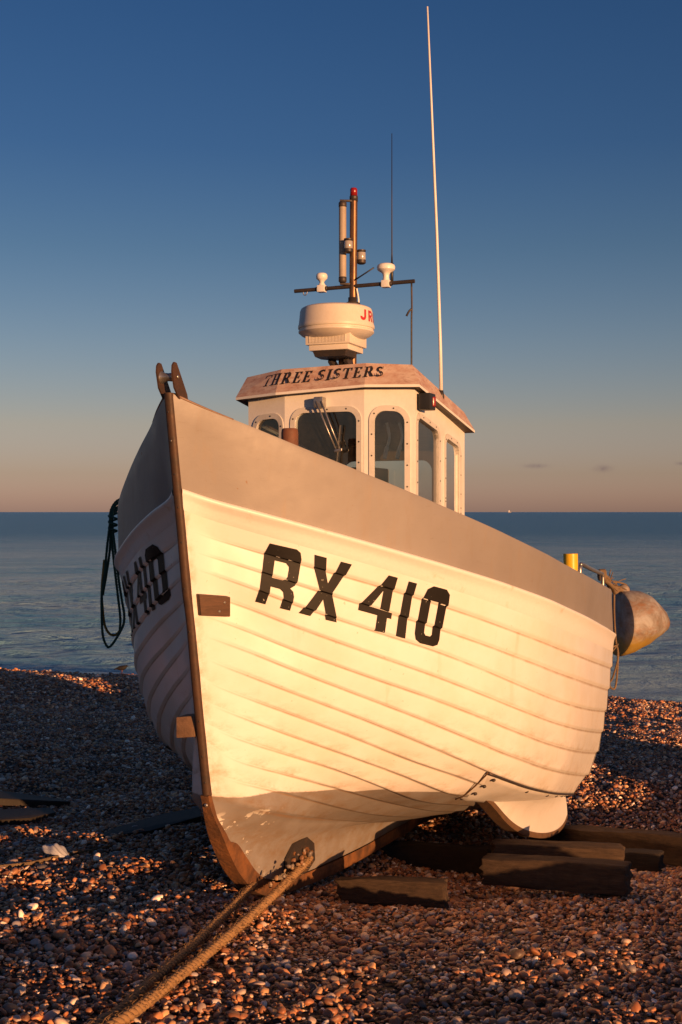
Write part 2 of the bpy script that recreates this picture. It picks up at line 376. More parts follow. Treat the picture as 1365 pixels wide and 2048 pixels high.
# deck and transom
mb=MB(); td=tq[tq>.004]
a=hull_base(.0,td,1)-PORT*.012-UP*.03; c=hull_base(.0,td,-1)+PORT*.012-UP*.03
rows=[a*(1-f)+c*f+UP*.03*(1-(2*f-1)**2) for f in np.linspace(0,1,9)]
mb.add(np.concatenate(rows),grid_faces(9,len(td))); mb.build('deck',M['grey'],boat)
lam=[-1,-.5]+list(range(0,16)); mb=MB()
pp=np.array([hull_base(l,np.array([1.]),1)[0]-PORT*.004 for l in lam]); ps=np.array([hull_base(l,np.array([1.]),-1)[0]+PORT*.004 for l in lam])
rows=[pp*(1-f)+ps*f-AFT*.012 for f in(0,.25,.5,.75,1)]+[ps+AFT*.02]+[pp*(1-f)+ps*f+AFT*.02 for f in(.75,.5,.25,0)]
mb.add(np.concatenate(rows),grid_faces(10,len(lam))); mb.build('transom',M['white'],boat,smooth=False)
# bronze stem band and its screws
STEM=[(0.,.5),(.075,.087),(.11,-.094),(.15,-.33),(.188,-.478),(.228,-.705),(.251,-.826),(.306,-1.107),(.336,-1.262)]
SP=catmull([V(s,0,z) for s,z in STEM],5)
def stem_s(z): return float(np.interp(-z,-SP[:,2],SP[:,0]))
rows=[]
for s,_,z in SP:
    rows.append([W(s+.03,-.022,z),W(s-.008,-.019,z),W(s-.017,-.012,z),W(s-.019,0,z),W(s-.017,.012,z),W(s-.008,.019,z),W(s+.03,.022,z)])
mb=MB(); mb.add(np.concatenate(rows),grid_faces(len(rows),7)); n=len(rows)
mb.f+=[tuple(range(7)),tuple((n-1)*7+k for k in range(7))[::-1]]; mb.m+=[0,0]
band=mb.build('stem_band',M['bronze'],boat,smooth=True,angle=50)
fwd=-AFT
for z in (.42,.30,.16,.02,-.13,-.33,-.52,-.73,-.92,-1.08,-1.2):
    MB().add(*lathe(W(stem_s(z)-.018,.002+.004*math.sin(z*40),z),[(.0045,-.004),(.0045,.001),(.0025,.002)],fwd,10)).build('screw',M['steel'] if abs(z-.30)<.01 else M['dkmetal'],band)
# rusty steel keel shoe
OUT=catmull([V(s,0,z) for s,z in [(.312,-1.262),(.345,-1.345),(.40,-1.44),(.47,-1.545),(.56,-1.655),(.66,-1.745),(.753,-1.812),(.926,-1.885),(1.151,-1.930),(1.851,-2.012),(2.822,-2.075),(3.5,-2.12),(5.06,-2.345)]],6)
INN=catmull([V(s,0,z) for s,z in [(.334,-1.262),(.40,-1.386),(.44,-1.45),(.478,-1.5),(.553,-1.533),(.651,-1.624),(.752,-1.715),(.901,-1.803),(1.149,-1.861),(2.054,-1.956),(3.4,-2.04),(4.2,-2.155),(5.06,-2.28)]],6)
rows=[]
for i,(o,q) in enumerate(zip(OUT,INN)):
    w=.021+.021*smooth01((i-2)/14); h=w*.92
    md=o*.5+q*.5
    rows.append([W(q[0],-w-.002,q[2]),W(md[0],-w-.003,md[2]),W(o[0]+.004,-w,o[2]+.004),W(o[0],-h,o[2]),W(o[0],0,o[2]-.0015),W(o[0],h,o[2]),W(o[0]+.004,w,o[2]+.004),W(md[0],w+.003,md[2]),W(q[0],w+.002,q[2])])
mb=MB(); mb.add(np.concatenate(rows),grid_faces(len(rows),9)); n=len(rows); mb.f+=[tuple(range(9)),tuple((n-1)*9+k for k in range(9))[::-1]]; mb.m+=[0,0]
shoe=mb.build('keel_shoe',M['rust'],boat,smooth=True,angle=35)
MB().add(*lathe(W(.322,.002,-1.305),[(.009,-.004),(.009,.002),(.005,.004)],fwd,10)).build('screw',M['steel'],shoe)
# hardwood chocks either side of the stem
def patch_block(cs,out,m,name,extra=None):
    P=[]
    for s,l in cs:
        k=l+1; q=int(k); s0=S0[q]*(1-(k-q))+S0[q+1]*(k-q); t=np.array([(s-s0)/(BL-s0)])
        P.append((hull_base(l,t,1)[0],hull_normal(l,t,1)[0]))
    n=nrm(sum(p[1] for p in P)); bm=bmesh.new(); vs=[bm.verts.new(p[0]-n*.01) for p in P]+[bm.verts.new(p[0]+n*out) for p in P]
    for q in((0,1,2,3),(7,6,5,4),(0,4,5,1),(1,5,6,2),(2,6,7,3),(3,7,4,0)): bm.faces.new([vs[i] for i in q])
    bmesh.ops.recalc_face_normals(bm,faces=bm.faces); bmesh.ops.bevel(bm,geom=list(bm.edges),offset=.006,segments=2,affect='EDGES',profile=.6)
    bm.verts.index_update(); mb=MB().add([tuple(v.co) for v in bm.verts],[tuple(v.index for v in f.verts) for f in bm.faces]); bm.free()
    o=mb.build(name,m,boat,smooth=True,angle=35); return o,P,n
blk,P,n=patch_block([(.186,4.2),(.3255,3.87),(.3304,4.75),(.2,5.15)],.03,M['block'],'stem_chock')
blk['label']='dark wooden chock on the port bow'
for f,g in((.80,.3),(.62,.75)):
    p=(P[0][0]*(1-f)+P[1][0]*f)*(1-g)+(P[3][0]*(1-f)+P[2][0]*f)*g
    MB().add(*lathe(p+n*.03,[(.006,-.004),(.006,.002),(.003,.004)],n,10)).build('bolt',M['steel'],blk)
blk2=MB().add(*box(W(.315,-.072,-.953),AFT*.045+UP*.0,PORT*.048+UP*.006,UP*.047,.006)).build('stem_chock',M['blockend'],boat,smooth=True,angle=35); blk2['label']='pale wooden chock on the starboard bow'
# towing eye plates on the forefoot
def plate(side):
    pts=[(1.06,-1.735),(1.14,-1.68),(1.30,-1.685),(1.39,-1.74),(1.40,-1.83),(1.30,-1.865),(1.14,-1.855),(1.06,-1.80)]
    b0,b1=(.05,.068); mb=MB(); n=len(pts)
    mb.add([W(s,side*b0,z) for s,z in pts]+[W(s,side*b1,z) for s,z in pts],[tuple(range(n)),tuple(range(2*n-1,n-1,-1))]+[(i,(i+1)%n,n+(i+1)%n,n+i) for i in range(n)])
    o=mb.build('towing_plate',M['dkmetal'],boat,smooth=False)
    MB().add(*lathe(W(1.28,side*.07,-1.765),[(.034,-.006),(.034,.004),(.02,.004),(.02,-.006)],PORT*side,18)).build('eye_bush',M['rust'],o)
    for s,z in((1.35,-1.775),(1.13,-1.725)): MB().add(*lathe(W(s,side*.068,z),[(.011,-.003),(.011,.005),(.006,.008)],PORT*side,6)).build('bolt',M['rust'],o)
plate(1); plate(-1)
# ---- registration letters, laid over the laps
GL={'R':([(0,0),(.74,0),(.88,.025),(.97,.09),(1,.18),(1,.45),(.96,.55),(.84,.615),(.94,.66),(.985,.74),(.99,1),(.70,1),(.70,.80),(.66,.71),(.56,.67),(.29,.67),(.29,1),(0,1)],[[(.29,.2),(.60,.2),(.69,.25),(.70,.3),(.70,.42),(.66,.48),(.6,.51),(.29,.51)]]),
'X':([(0,0),(.31,0),(.52,.36),(.70,0),(1,0),(.685,.49),(1,1),(.70,1),(.50,.65),(.29,1),(0,1),(.345,.5)],[]),
'4':([(.60,0),(.87,0),(.87,.585),(1,.585),(1,.70),(.87,.70),(.87,1),(.58,1),(.58,.70),(0,.70),(0,.57)],[[(.60,.22),(.60,.575),(.29,.575)]]),
'1':([(0,0),(1,0),(1,1),(0,1)],[]),
'0':([(.24,0),(.76,0),(.94,.05),(1,.16),(1,.84),(.94,.95),(.76,1),(.24,1),(.06,.95),(0,.84),(0,.16),(.06,.05)],[[(.40,.17),(.60,.17),(.66,.21),(.66,.79),(.60,.83),(.40,.83),(.34,.79),(.34,.21)]])}
BX={'R':[(.395,.699),(.4962,.656),(.5059,3.445),(.4066,3.653)],'X':[(.5275,.676),(.66,.663),(.6606,3.244),(.5311,3.404)],'4':[(.7264,.677),(.8572,.664),(.8577,3.042),(.7265,3.117)],'1':[(.8863,.672),(.9201,.666),(.923,2.991),(.8856,3.02)],'0':[(.9642,.608),(1.0864,.579),(1.0739,2.929),(.96,3.007)]}
def glyph(ch,side):
    outer,holes=GL[ch]; bx=BX[ch]
    def mp(p):
        x,y=p; a=[bx[0][i]*(1-x)+bx[1][i]*x for i in(0,1)]; d=[bx[3][i]*(1-x)+bx[2][i]*x for i in(0,1)]
        s,l=[a[i]*(1-y)+d[i]*y for i in(0,1)]
        if side<0:   # the starboard number reads from aft forward; its height follows the planks the same way
            f=lambda q:(.70-.1*(q-.395)/.69,3.6-.62*(q-.395)/.69)
            s2=.395+1.09-s; (t0,b0),(t1,b1)=f(s),f(s2); l=t1+(l-t0)/(b0-t0)*(b1-t1); s=s2
        return (s,l)
    pts,tri=tess([[mp(p) for p in lp] for lp in [outer]+holes])
    bm=bmesh.new(); vs=[bm.verts.new((x*4,y*.45,0)) for x,y in pts]
    for q in tri:
        try: bm.faces.new([vs[i] for i in q])
        except ValueError: pass
    cuts=[('y',n+d) for n in(0,1,2,3,4) for d in(.0,.09,.18,.55,.92)]+[('x',x) for x in np.arange(.38,1.12,.018)]
    for ax,c in cuts:
        co=(0,c*.45,0) if ax=='y' else (c*4,0,0); no=(0,1,0) if ax=='y' else (1,0,0)
        bmesh.ops.bisect_plane(bm,geom=list(bm.verts)+list(bm.edges)+list(bm.faces),plane_co=co,plane_no=no,dist=1e-6)
    bm.verts.index_update(); V2=[(v.co.x/4,v.co.y/.45) for v in bm.verts]; F=[tuple(v.index for v in f.verts) for f in bm.faces]
    if ch=='1' or True: pass
    verts=[]; fl=[]
    for s,l in V2:
        s2=s
        l=round(l,5); k=l+1; q=int(k); s0=S0[q]*(1-(k-q))+S0[q+1]*(k-q); t=np.array([(s2-s0)/(BL-s0)])
        fr=l-math.floor(l); 
        verts.append(hull_surf(l,t,side,fr<1e-4,np.array([.0035]))[0])
    mb=MB().add(verts,F); o=mb.build('registration_letter' if ch in 'RX' else 'registration_digit',M['letter'],boat,smooth=True,angle=30)
    return o
for sd in(1,-1):
    for ch in 'RX410': glyph(ch,sd)

# joint where the transom moulding meets the planking
for sd in(1,-1):
    P=[hull_surf(l,np.array([.985]),sd,True,np.array([.001]))[0] for l in np.arange(.7,7.01,.1)]
    MB().add(*tube(P,.0028,6)).build('transom_seam',M['dkmetal'],boat)
# ------------------------------------------------------------------ wheelhouse
M['frame']=wear('window_surround_grey',(.60,.585,.56),(.48,.45,.41),12,.5,.75,.5,bump=.08)
M['lining']=wear('brown_wheelhouse_lining',(.10,.066,.042),(.07,.045,.03),5,.4,.7,.6)
M['ply']=wood('varnished_ply',(.30,.20,.10),(.22,.14,.07),6,(1,1,.3),.5,.1)
M['fascia']=None
def fascia():
    m=mat('worn_pink_varnish',(.42,.25,.19),.55); t=NT(m); p=t.pos()
    q=t.mapping(p,(1,1,2.6))
    c=t.mix(t.ramp(t.noise(q,9,6,.7),[(.40,0.),(.62,1.)]),(.47,.30,.23),(.58,.46,.38))
    c=t.mix(t.math('MULTIPLY',t.ramp(t.noise(q,17,6,.75),[(.52,0.),(.7,1.)]),.75),c,(.27,.12,.085)); t.color(c)
    t.bump(t.noise(p,60,4),.12,.004); return m
M['fascia']=fascia()
def glass(name,ior):
    m=bpy.data.materials.new(name); m.use_nodes=True; t=NT(m); nt=m.node_tree; nt.nodes.remove(t.b)
    g=t.n('ShaderNodeBsdfGlossy'); g.inputs['Roughness'].default_value=.03; g.inputs['Color'].default_value=(1,1,1,1)
    tr=t.n('ShaderNodeBsdfTransparent'); tr.inputs['Color'].default_value=(.74,.80,.80,1)
    df=t.n('ShaderNodeBsdfDiffuse'); df.inputs['Color'].default_value=(.45,.42,.38,1)
    p=t.pos(); fr=t.n('ShaderNodeFresnel'); fr.inputs['IOR'].default_value=ior
    a=t.n('ShaderNodeMixShader'); t.l(fr.outputs[0],a.inputs[0]); t.l(tr.outputs[0],a.inputs[1]); t.l(g.outputs[0],a.inputs[2])
    b=t.n('ShaderNodeMixShader'); t.l(t.math('MULTIPLY',t.ramp(t.noise(t.mapping(p,(1,1,.5)),9,5,.7),[(.4,0.),(.8,1.)]),.07),b.inputs[0]); t.l(a.outputs[0],b.inputs[1]); t.l(df.outputs[0],b.inputs[2])
    t.l(b.outputs[0],nt.nodes['Material Output'].inputs['Surface']); return m
M['glass']=glass('window_glass',1.8); M['sideglass']=glass('side_window_glass',2.6)
PLAN=[(2.72,-.50),(1.757,-.50),(1.68,-.237),(1.68,.237),(1.757,.50),(2.72,.50)]
ZB=-.62
def ztop(s): return .655-.178*(s-1.7)+.05
def wall_geo(mb,i,mi,inset,holes,zb=ZB,reveal=True,zt=None,plan=PLAN):
    """one flat wall panel between plan corners i and i+1, with rounded openings (f0,f1,z0,z1,r); z sheared with the roof"""
    p=np.array(plan[i]);q=np.array(plan[(i+1)%len(plan)]); d=q-p; Lw=np.linalg.norm(d); dn=d/Lw; nin=V(-dn[1],dn[0])*1.0
    cen=np.mean(np.array(plan),0)
    if np.dot(nin,cen-(p+q)/2)<0: nin=-nin
    sh=lambda s:-.16*(s-1.7) if True else 0
    def pt(x,z,dep):
        c=p+dn*x+nin*dep; return W(c[0],c[1],z)
    def zz(x,z): return z+sh((p+dn*x)[0])*(1 if z>.1 else 0)
    outer=[(inset,zb),(Lw-inset,zb),(Lw-inset,.68),(inset,.68)]
    loops=[outer]; hs=[]
    for f0,f1,z0,z1,r in holes:
        h=rrect(f0*Lw,f1*Lw,z0,z1,r); hs.append(h); loops.append(h[::-1])
    pts,tri=tess(loops)
    mb.add([pt(x,zz(x,z),inset) for x,z in pts],tri,mi)
    if reveal:
        for h in hs:
            n=len(h); mb.add([pt(x,zz(x,z),0) for x,z in h]+[pt(x,zz(x,z),.03) for x,z in h],[(k,(k+1)%n,n+(k+1)%n,n+k) for k in range(n)],mi)
    return pt,zz,Lw,hs
WIN={1:[(.24,.86,-.16,.525,.05)],2:[(.137,.908,-.16,.545,.055)],3:[(.205,.80,-.16,.550,.06)],4:[(.045,.445,-.16,.535,.05),(.585,.88,-.16,.535,.05)],0:[],5:[(.2,.80,-.15,.485,.07)]}
# PLAN[4]->[5] is the port side, so fractions run aft; [0]->[1] is the starboard side, running forward
WIN[0]=[(.12,.415,-.16,.535,.05),(.555,.955,-.16,.535,.05)]
mb=MB(); pans={}
for i in range(6): pans[i]=wall_geo(mb,i,0,0.,WIN[i])
for i in range(6): wall_geo(mb,i,1,.03,WIN[i],reveal=False)
# inner ceiling
mb.add([W(s,b,.60-.178*(s-1.7)) for s,b in [(2.69,-.47),(1.785,-.47),(1.715,-.22),(1.715,.22),(1.785,.47),(2.69,.47)]],[(0,1,2,3,4,5)],1)
house=mb.build('wheelhouse',[M['white'],M['lining']],boat,smooth=False)
# window surrounds, panes and their screws
scr0=None
for i in range(6):
    pt,zz,Lw,hs=pans[i]
    for h,(f0,f1,z0,z1,r) in zip(hs,WIN[i]):
        w=.030; x0,x1=f0*Lw,f1*Lw; ho=rrect(x0-w,x1+w,z0-w,z1+w,r+w*.9)
        n=len(h); mb=MB()
        lay=[(ho,.002),(ho,-.006),(h,-.006),(h,.012)]
        mb.add([pt(x,zz(x,z),d) for lo,d in lay for x,z in lo],[(a*n+k,a*n+(k+1)%n,(a+1)*n+(k+1)%n,(a+1)*n+k) for a in range(3) for k in range(n)])
        mb.build('window_frame',M['frame'],house,smooth=False)
        gs=MB(); hp=[pt(x,zz(x,z),.012) for x,z in h]; gs.add(hp,[tuple(range(n))]); gs.build('window_pane',M['sideglass' if i in(0,4) else 'glass'],house,smooth=False)
        if i in(1,2,3,4):
            hm=rrect(x0-w*.5,x1+w*.5,z0-w*.5,z1+w*.5,r+w*.45)
            per=resample(np.array([(x,z,0) for x,z in hm+[hm[0]]]),.105)[:-1]
            for x,z,_ in per:
                if z<-.1: continue
                c=pt(x,zz(x,z),-.006); nn=nrm(pt(x,z,-.1)-pt(x,z,0))
                MB().add(*lathe(c,[(.0045,-.002),(.0045,.002),(.002,.003)],nn,8)).build('frame_screw',M['dkmetal'],house)
# roof with sloping fascia
RB=[(2.74,-.56,.490),(1.715,-.56,.652),(1.62,-.265,.661),(1.62,.262,.685),(1.70,.545,.683),(2.74,.56,.500)]
RT=[(2.71,-.52,.590),(1.80,-.53,.775),(1.715,-.272,.800),(1.715,.235,.812),(1.785,.475,.800),(2.69,.505,.612)]
mb=MB()
B0=[W(*p) for p in RB]; T0=[W(*p) for p in RT]; m6=6
lo=[p-UP*.014 for p in B0]; cen=W(2.2,0,.77)
ins=[W(s+(.05 if s<2.3 else -.03),b*.90,z-.012) for s,b,z in RB]
mb.add(ins+lo+B0+T0,[(k,(k+1)%6,6+(k+1)%6,6+k) for k in range(6)],2)
mb.f+=[(6+k,6+(k+1)%6,12+(k+1)%6,12+k) for k in range(6)]; mb.m+=[1]*6
mb.f+=[(12+k,12+(k+1)%6,18+(k+1)%6,18+k) for k in range(6)]; mb.m+=[0]*6
mb.f+=[tuple(range(6))]; mb.m+=[2]
crown=[p*.55+cen*.45+UP*.02 for p in T0]
mb.add(T0+crown+[cen+UP*.03],[(k,(k+1)%6,6+(k+1)%6,6+k) for k in range(6)]+[(6+k,6+(k+1)%6,12) for k in range(6)],1)
bm_=mb
roof=mb.build('roof',[M['fascia'],M['white'],M['lining']],house,smooth=False)
# gold-edged black serif name on the fascia
M['name']=mat('name_paint',(.018,.014,.012),.5)
def serif(ch):
    """strokes of an upright serif capital in a unit box (y up): list of polygons, and advance width"""
    Q=lambda x0,y0,x1,y1:[(x0,y0),(x1,y0),(x1,y1),(x0,y1)]
    th,tn=.20,.07
    if ch=='T': return [Q(.28,.06,.28+th,.94),Q(.16,0,.62,.07),Q(.0,.93,.78,1.0),[(0,.70),(.05,.70),(.10,.93),(0,.93)],[(.78,.70),(.73,.70),(.68,.93),(.78,.93)]],.86
    if ch=='H': return [Q(.10,.06,.10+th,.94),Q(.60,.06,.60+th,.94),Q(.29,.47,.61,.55),Q(0,0,.40,.07),Q(.50,0,.90,.07),Q(0,.93,.40,1),Q(.50,.93,.90,1)],.98
    if ch=='I': return [Q(.10,.06,.10+th,.94),Q(0,0,.40,.07),Q(0,.93,.40,1)],.50
    if ch=='E': return [Q(.10,.06,.10+th,.94),Q(0,0,.70,.07),Q(0,.93,.68,1),Q(.29,.47,.50,.55),Q(.47,.37,.53,.65),[(.72,.26),(.67,.26),(.56,.06),(.72,.06)],[(.69,.74),(.64,.74),(.54,.94),(.69,.94)]],.80
    def arc(cx,cy,rx,ry,a0,a1,w0,w1,n=10):
        o=[];i=[]
        for k in range(n+1):
            f=k/n; a=math.radians(a0+(a1-a0)*f); w=w0+(w1-w0)*math.sin(math.pi*f)
            o.append((cx+(rx+w/2)*math.cos(a),cy+(ry+w/2)*math.sin(a))); i.append((cx+(rx-w/2)*math.cos(a),cy+(ry-w/2)*math.sin(a)))
        return [[o[k],o[k+1],i[k+1],i[k]] for k in range(n)]
    if ch=='R': return [Q(.10,.06,.10+th,.94),Q(0,0,.40,.07),Q(0,.93,.45,1),Q(.29,.47,.45,.54)]+arc(.44,.735,.21,.23,-90,90,.07,.20)+[[(.40,.49),(.56,.51),(.92,.0),(.70,.0)],Q(.70,0,.98,.06)],.96
    if ch=='S': return arc(.33,.75,.21,.21,30,270,.08,.19)+arc(.35,.255,.23,.22,90,-150,.19,.08)+[[(.55,.72),(.60,.72),(.58,.99),(.54,.92)],[(.06,.28),(.11,.28),(.13,.06),(.07,.0)]],.70
def fas(u,v):
    """point on the front fascia: u runs along the three front faces from starboard corner (0) to port corner (3)"""
    k=min(int(u),2); f=u-k; i=1+k
    b=np.array(B0[i])*(1-f)+np.array(B0[i+1])*f; t=np.array(T0[i])*(1-f)+np.array(T0[i+1])*f
    d=np.cross(np.array(B0[i+1])-np.array(B0[i]),np.array(T0[i])-np.array(B0[i])); n=nrm(d)
    if np.dot(n,AFT)>0: n=-n
    return b*(1-v)+t*v,n
tot=0;lay=[]
for w in ('THREE','SISTERS'):
    for ch in w:
        st,adv=serif(ch); lay.append((ch,st,tot)); tot+=adv+.10
    tot+=.42
tot-=.52
lens=[np.linalg.norm(B0[i+1]-B0[i]) for i in(1,2,3)]; cum=np.r_[0,np.cumsum(lens)]
U0=cum[0]+.60*lens[0]; U1=cum[2]+.36*lens[2]
def along(x):
    d=U0+(U1-U0)*x/tot; k=int(np.clip(np.searchsorted(cum,d)-1,0,2)); return k+min(max((d-cum[k])/lens[k],0),.9999)
for ch,st,x0 in lay:
    mb=MB()
    for j,poly in enumerate(st):
        pts=[]
        for x,y in poly:
            base,n=fas(along(x0+x+.18*y),.33+.49*y); pts.append(base+n*(.002+.0005*j))
        mb.add(pts,[tuple(range(len(pts)))])
    # stitch strokes of one letter into a single thin solid-looking decal
    o=mb.build('name_letter',M['name'],house,smooth=False)
# wiper on the centre window
pt,zz,Lw,hs=pans[2]
wm=MB().add(*box(pt(.225,.60,-.03),PORT*.028,AFT*.026,UP*.030,.008))
wiper=wm.build('wiper_motor',M['steel'],house,smooth=True,angle=40)
for dx in(-.012,.018):
    a=pt(.225+dx,.605,-.055); b_=pt(.333+dx*.8,.345,-.042)
    MB().add(*tube([a,a*.5+b_*.5-fwd*-.004,b_],[.0055,.0045,.004],8)).build('wiper_arm',M['steel'],house)
MB().add(*box(pt(.338,.335,-.038),PORT*.022+UP*.004,AFT*.006,UP*.008,.002)).build('wiper_linkage',M['steel'],house)
MB().add(*box(pt(.322,.285,-.018),PORT*.004+UP*-.001,AFT*.011,UP*.19+PORT*.02,.003)).build('wiper_blade',M['black'],house)
# port sidelight under the eave
pt,zz,Lw,hs=pans[4]
nl=MB().add(*box(pt(.075,.60,-.045),AFT*.05,PORT*.034,UP*.045,.006)).build('port_sidelight',M['black'],house,smooth=True,angle=40)
M['red']=mat('red_lens',(.24,.010,.010),.3,coat=.2)
MB().add(*lathe(pt(.088,.60,-.072),[(.018,-.026),(.019,-.02),(.019,.02),(.018,.026)],UP,16)).build('sidelight_lens',M['red'],house)
# things seen through the glass: dash, varnished locker, white hanging tubes
MB().add(*box(W(1.83,0,.02),AFT*.09,PORT*.40,UP*.05,.01)).build('dashboard',M['lining'],house,smooth=False)
MB().add(*box(W(2.50,-.12,.10),AFT*.16,PORT*.15,UP*.17,.012)).build('locker',M['ply'],house,smooth=False)
M['tube']=mat('white_tube',(.8,.78,.72),.3)
for b0,b1 in((.30,.27),(.375,.345)):
    P=catmull([W(1.9,b0-.012,.50),W(1.91,b0,.42),W(1.92,b1+.012,.36),W(1.94,b1-.01,.30)],6); MB().add(*tube(P,[.008]*12+[.012]*(len(P)-12),8)).build('hanging_tube',M['tube'],house)
for sx,sz in((2.60,.05),(2.66,.02)): MB().add(*lathe(W(sx,.36,-.05),[(.03,-.06),(.034,.0),(.026,sz+.02),(.004,sz+.06)],UP,14)).build('white_bottle',M['tube'],house)
# ------------------------------------------------------------------ mast and aerials
mtop=W(2.13,0,1.845)
mast=MB().add(*tube([W(2.112,0,.72),W(2.114,0,.9),W(2.122,0,1.4),mtop],[.0225]*4,18)).build('mast',M['brass'],boat,angle=50)
MB().add(*lathe(mtop,[(.0245,-.03),(.025,-.005),(.0245,.0)],UP,18)).build('collar',M['dkmetal'],mast)
MB().add(*lathe(mtop,[(.0215,.0),(.0215,.04),(.017,.048),(.004,.05)],UP,18)).build('red_masthead_light',M['red'],mast)
MB().add(*lathe(W(2.112,0,1.21),[(.04,-.012),(.044,-.004),(.044,.008),(.026,.016),(.026,.04)],UP,20)).build('mast_bracket',M['dkmetal'],mast)
M['offwhite']=wear('weathered_tube',(.40,.34,.27),(.30,.25,.20),8,.4,.7,.6,bump=.05)
rx=W(2.085,-.052,0); rx=V(rx[0],rx[1],EYE)
refl=MB().add(*tube([rx+UP*1.36,rx+UP*1.79],.0215,16)).build('radar_reflector',M['offwhite'],mast,angle=50)
for z0,z1,zz_ in((1.335,1.375,1.33),(1.77,1.81,1.815)):
    MB().add(*lathe(rx,[(.016,z0),(.0235,z0+.008),(.0235,z1-.008),(.016,z1)],UP,16)).build('end_cap',M['dkmetal'],refl)
    MB().add(*box(rx*.5+W(2.12,0,0)*.5*V(1,1,0)+V(0,0,EYE*.5+zz_),PORT*.04+AFT*.02,AFT*.008,UP*.006,.002)).build('reflector_strap',M['dkmetal'],refl)
M['clear']=mat('clear_lens',(.35,.33,.31),.15,coat=.6)
for c in (W(2.055,-.004,1.545),W(2.17,.032,1.50)):
    l=MB().add(*lathe(c,[(.025,-.022),(.026,-.02),(.026,.02),(.025,.022)],UP,18)).build('deck_light',M['clear'],mast,angle=40)
    for a,b_ in((-.046,-.022),(.022,.036)): MB().add(*lathe(c,[(.018,a),(.027,a+.006),(.027,b_)],UP,18)).build('light_housing',M['dkmetal'],l,angle=40)
zb=1.315
bar=MB().add(*tube([W(2.112,-.37,zb-.002),W(2.112,.38,zb+.004)],.0115,12)).build('crossbar',M['dkmetal'],mast,angle=50)
def gps(b,r,hs,hd,name):
    c=W(2.112,b,zb)
    o=MB().add(*lathe(c,[(.001,hs+hd),(r*.72,hs+hd-.003),(r*.93,hs+hd-.010),(r,hs+hd*.55),(r*.97,hs+hd*.22),(r*.80,hs+.002),(r*.50,hs-.006),(r*.36,hs-.018),(r*.34,.036),(.02,.026),(.021,.016),(.001,.014)][::-1],UP,26)).build(name,M['white'],mast,angle=40)
    MB().add(*box(c+UP*.0,PORT*.024,AFT*.022,UP*.021,.006)).build('clamp',M['white'],o,smooth=True,angle=40)
    for d in(-.03,.03): MB().add(*lathe(c+PORT*d,[(.014,-.006),(.014,.006)],PORT,12)).build('clamp_ring',M['dkmetal'],o)
gps(-.195,.034,.052,.042,'satellite_aerial'); gps(.207,.053,.072,.046,'satellite_aerial')
MB().add(*tube([W(2.14,.233,zb+.0),W(2.14,.233,1.44)],.009,10)).build('aerial_base',M['black'],mast)
MB().add(*tube([W(2.14,.233,1.43),W(2.14,.233,1.50),W(2.142,.232,1.8),W(2.145,.231,2.19)],[.006,.0038,.003,.002],8)).build('black_whip_aerial',M['black'],mast)
P=catmull([W(2.112,.362,zb-.005),W(2.112,.364,1.16),W(2.112,.362,1.10),W(2.112,.362,.73)],6); MB().add(*tube(P,.0052,8)).build('stay_cord',M['dkmetal'],mast)
P=catmull([W(2.108,.362,1.16),W(2.1,.35,1.145),W(2.1,.335,1.12)],5); MB().add(*tube(P,.006,8)).build('cord_knot',M['dkmetal'],mast)
MB().add(*tube([W(2.10,.02,1.35),W(2.09,.14,1.41)],.0045,8)).build('cable_tail',M['black'],mast)
P=catmull([W(2.1,-.31,zb-.012),W(2.1,-.305,zb-.03),W(2.1,-.29,zb-.03),W(2.1,-.283,zb-.012)],5); MB().add(*tube(P,.003,6)).build('wire_loop',M['steel'],mast)
P=catmull([W(2.10,.03,1.30),W(2.12,.035,1.22),W(2.11,.03,1.1)],6); MB().add(*tube(P,.005,8)).build('white_cable',M['tube'],mast)
# white whip aerial on the roof edge
wb=W(2.22,.505,.70)
wa=MB().add(*tube([wb,W(2.22,.50,.95),W(2.20,.485,1.6),W(2.19,.458,2.3),W(2.18,.435,2.905)],[.0105,.0100,.0085,.0068,.005],12)).build('white_whip_aerial',M['white'],boat)
MB().add(*lathe(wb,[(.018,-.06),(.018,-.03),(.013,.0)],UP,14)).build('aerial_mount',M['dkmetal'],wa)
# radar
RC=(1.86,0.0)
def rl(prof,n=48): return lathe(W(RC[0],RC[1],0),prof,UP,n)
M['radome']=wear('radome_white',(.70,.64,.56),(.62,.55,.46),4,.5,.8,.45,bump=.04)
rad=MB().add(*rl([(.001,1.158),(.12,1.156),(.182,1.150),(.198,1.141),(.2045,1.126),(.2115,1.056),(.215,1.048),(.2165,1.036),(.214,1.029),(.209,1.027),(.208,1.020),(.213,1.016),(.213,1.008),(.196,.993),(.165,.977),(.12,.968),(.001,.966)])).build('radar_scanner',M['radome'],boat,smooth=True,angle=35)
cb=W(RC[0],RC[1],.955)
hh=MB().add(*box(cb+UP*.005,AFT*.13,PORT*.135,UP*.030,.008)).build('scanner_housing',M['radome'],rad,smooth=True,angle=35)
for k in range(26):
    MB().add(*box(cb+UP*.006-AFT*.1315+PORT*(-.108+.0086*k),AFT*.002,PORT*.0024,UP*.020,0)).build('cooling_fin',M['radome'],rad,smooth=False)
MB().add(*box(cb-UP*.040,AFT*.118,PORT*.118,UP*.016,.006)).build('scanner_base',M['radome'],rad,smooth=True,angle=35)
mb=MB(); z=.897; c8=[(-.105,-.10),(-.105,.10),(.03,.115),(.12,.06),(.12,-.06),(.03,-.115)]
mb.add([W(RC[0]+a,b,z) for a,b in c8]+[W(RC[0]+a*.9,b*.9,z-.03) for a,b in c8],[tuple(range(6)),tuple(range(11,5,-1))]+[(k,(k+1)%6,6+(k+1)%6,6+k) for k in range(6)])
mb.build('mounting_plate',M['dkmetal'],rad,smooth=False)
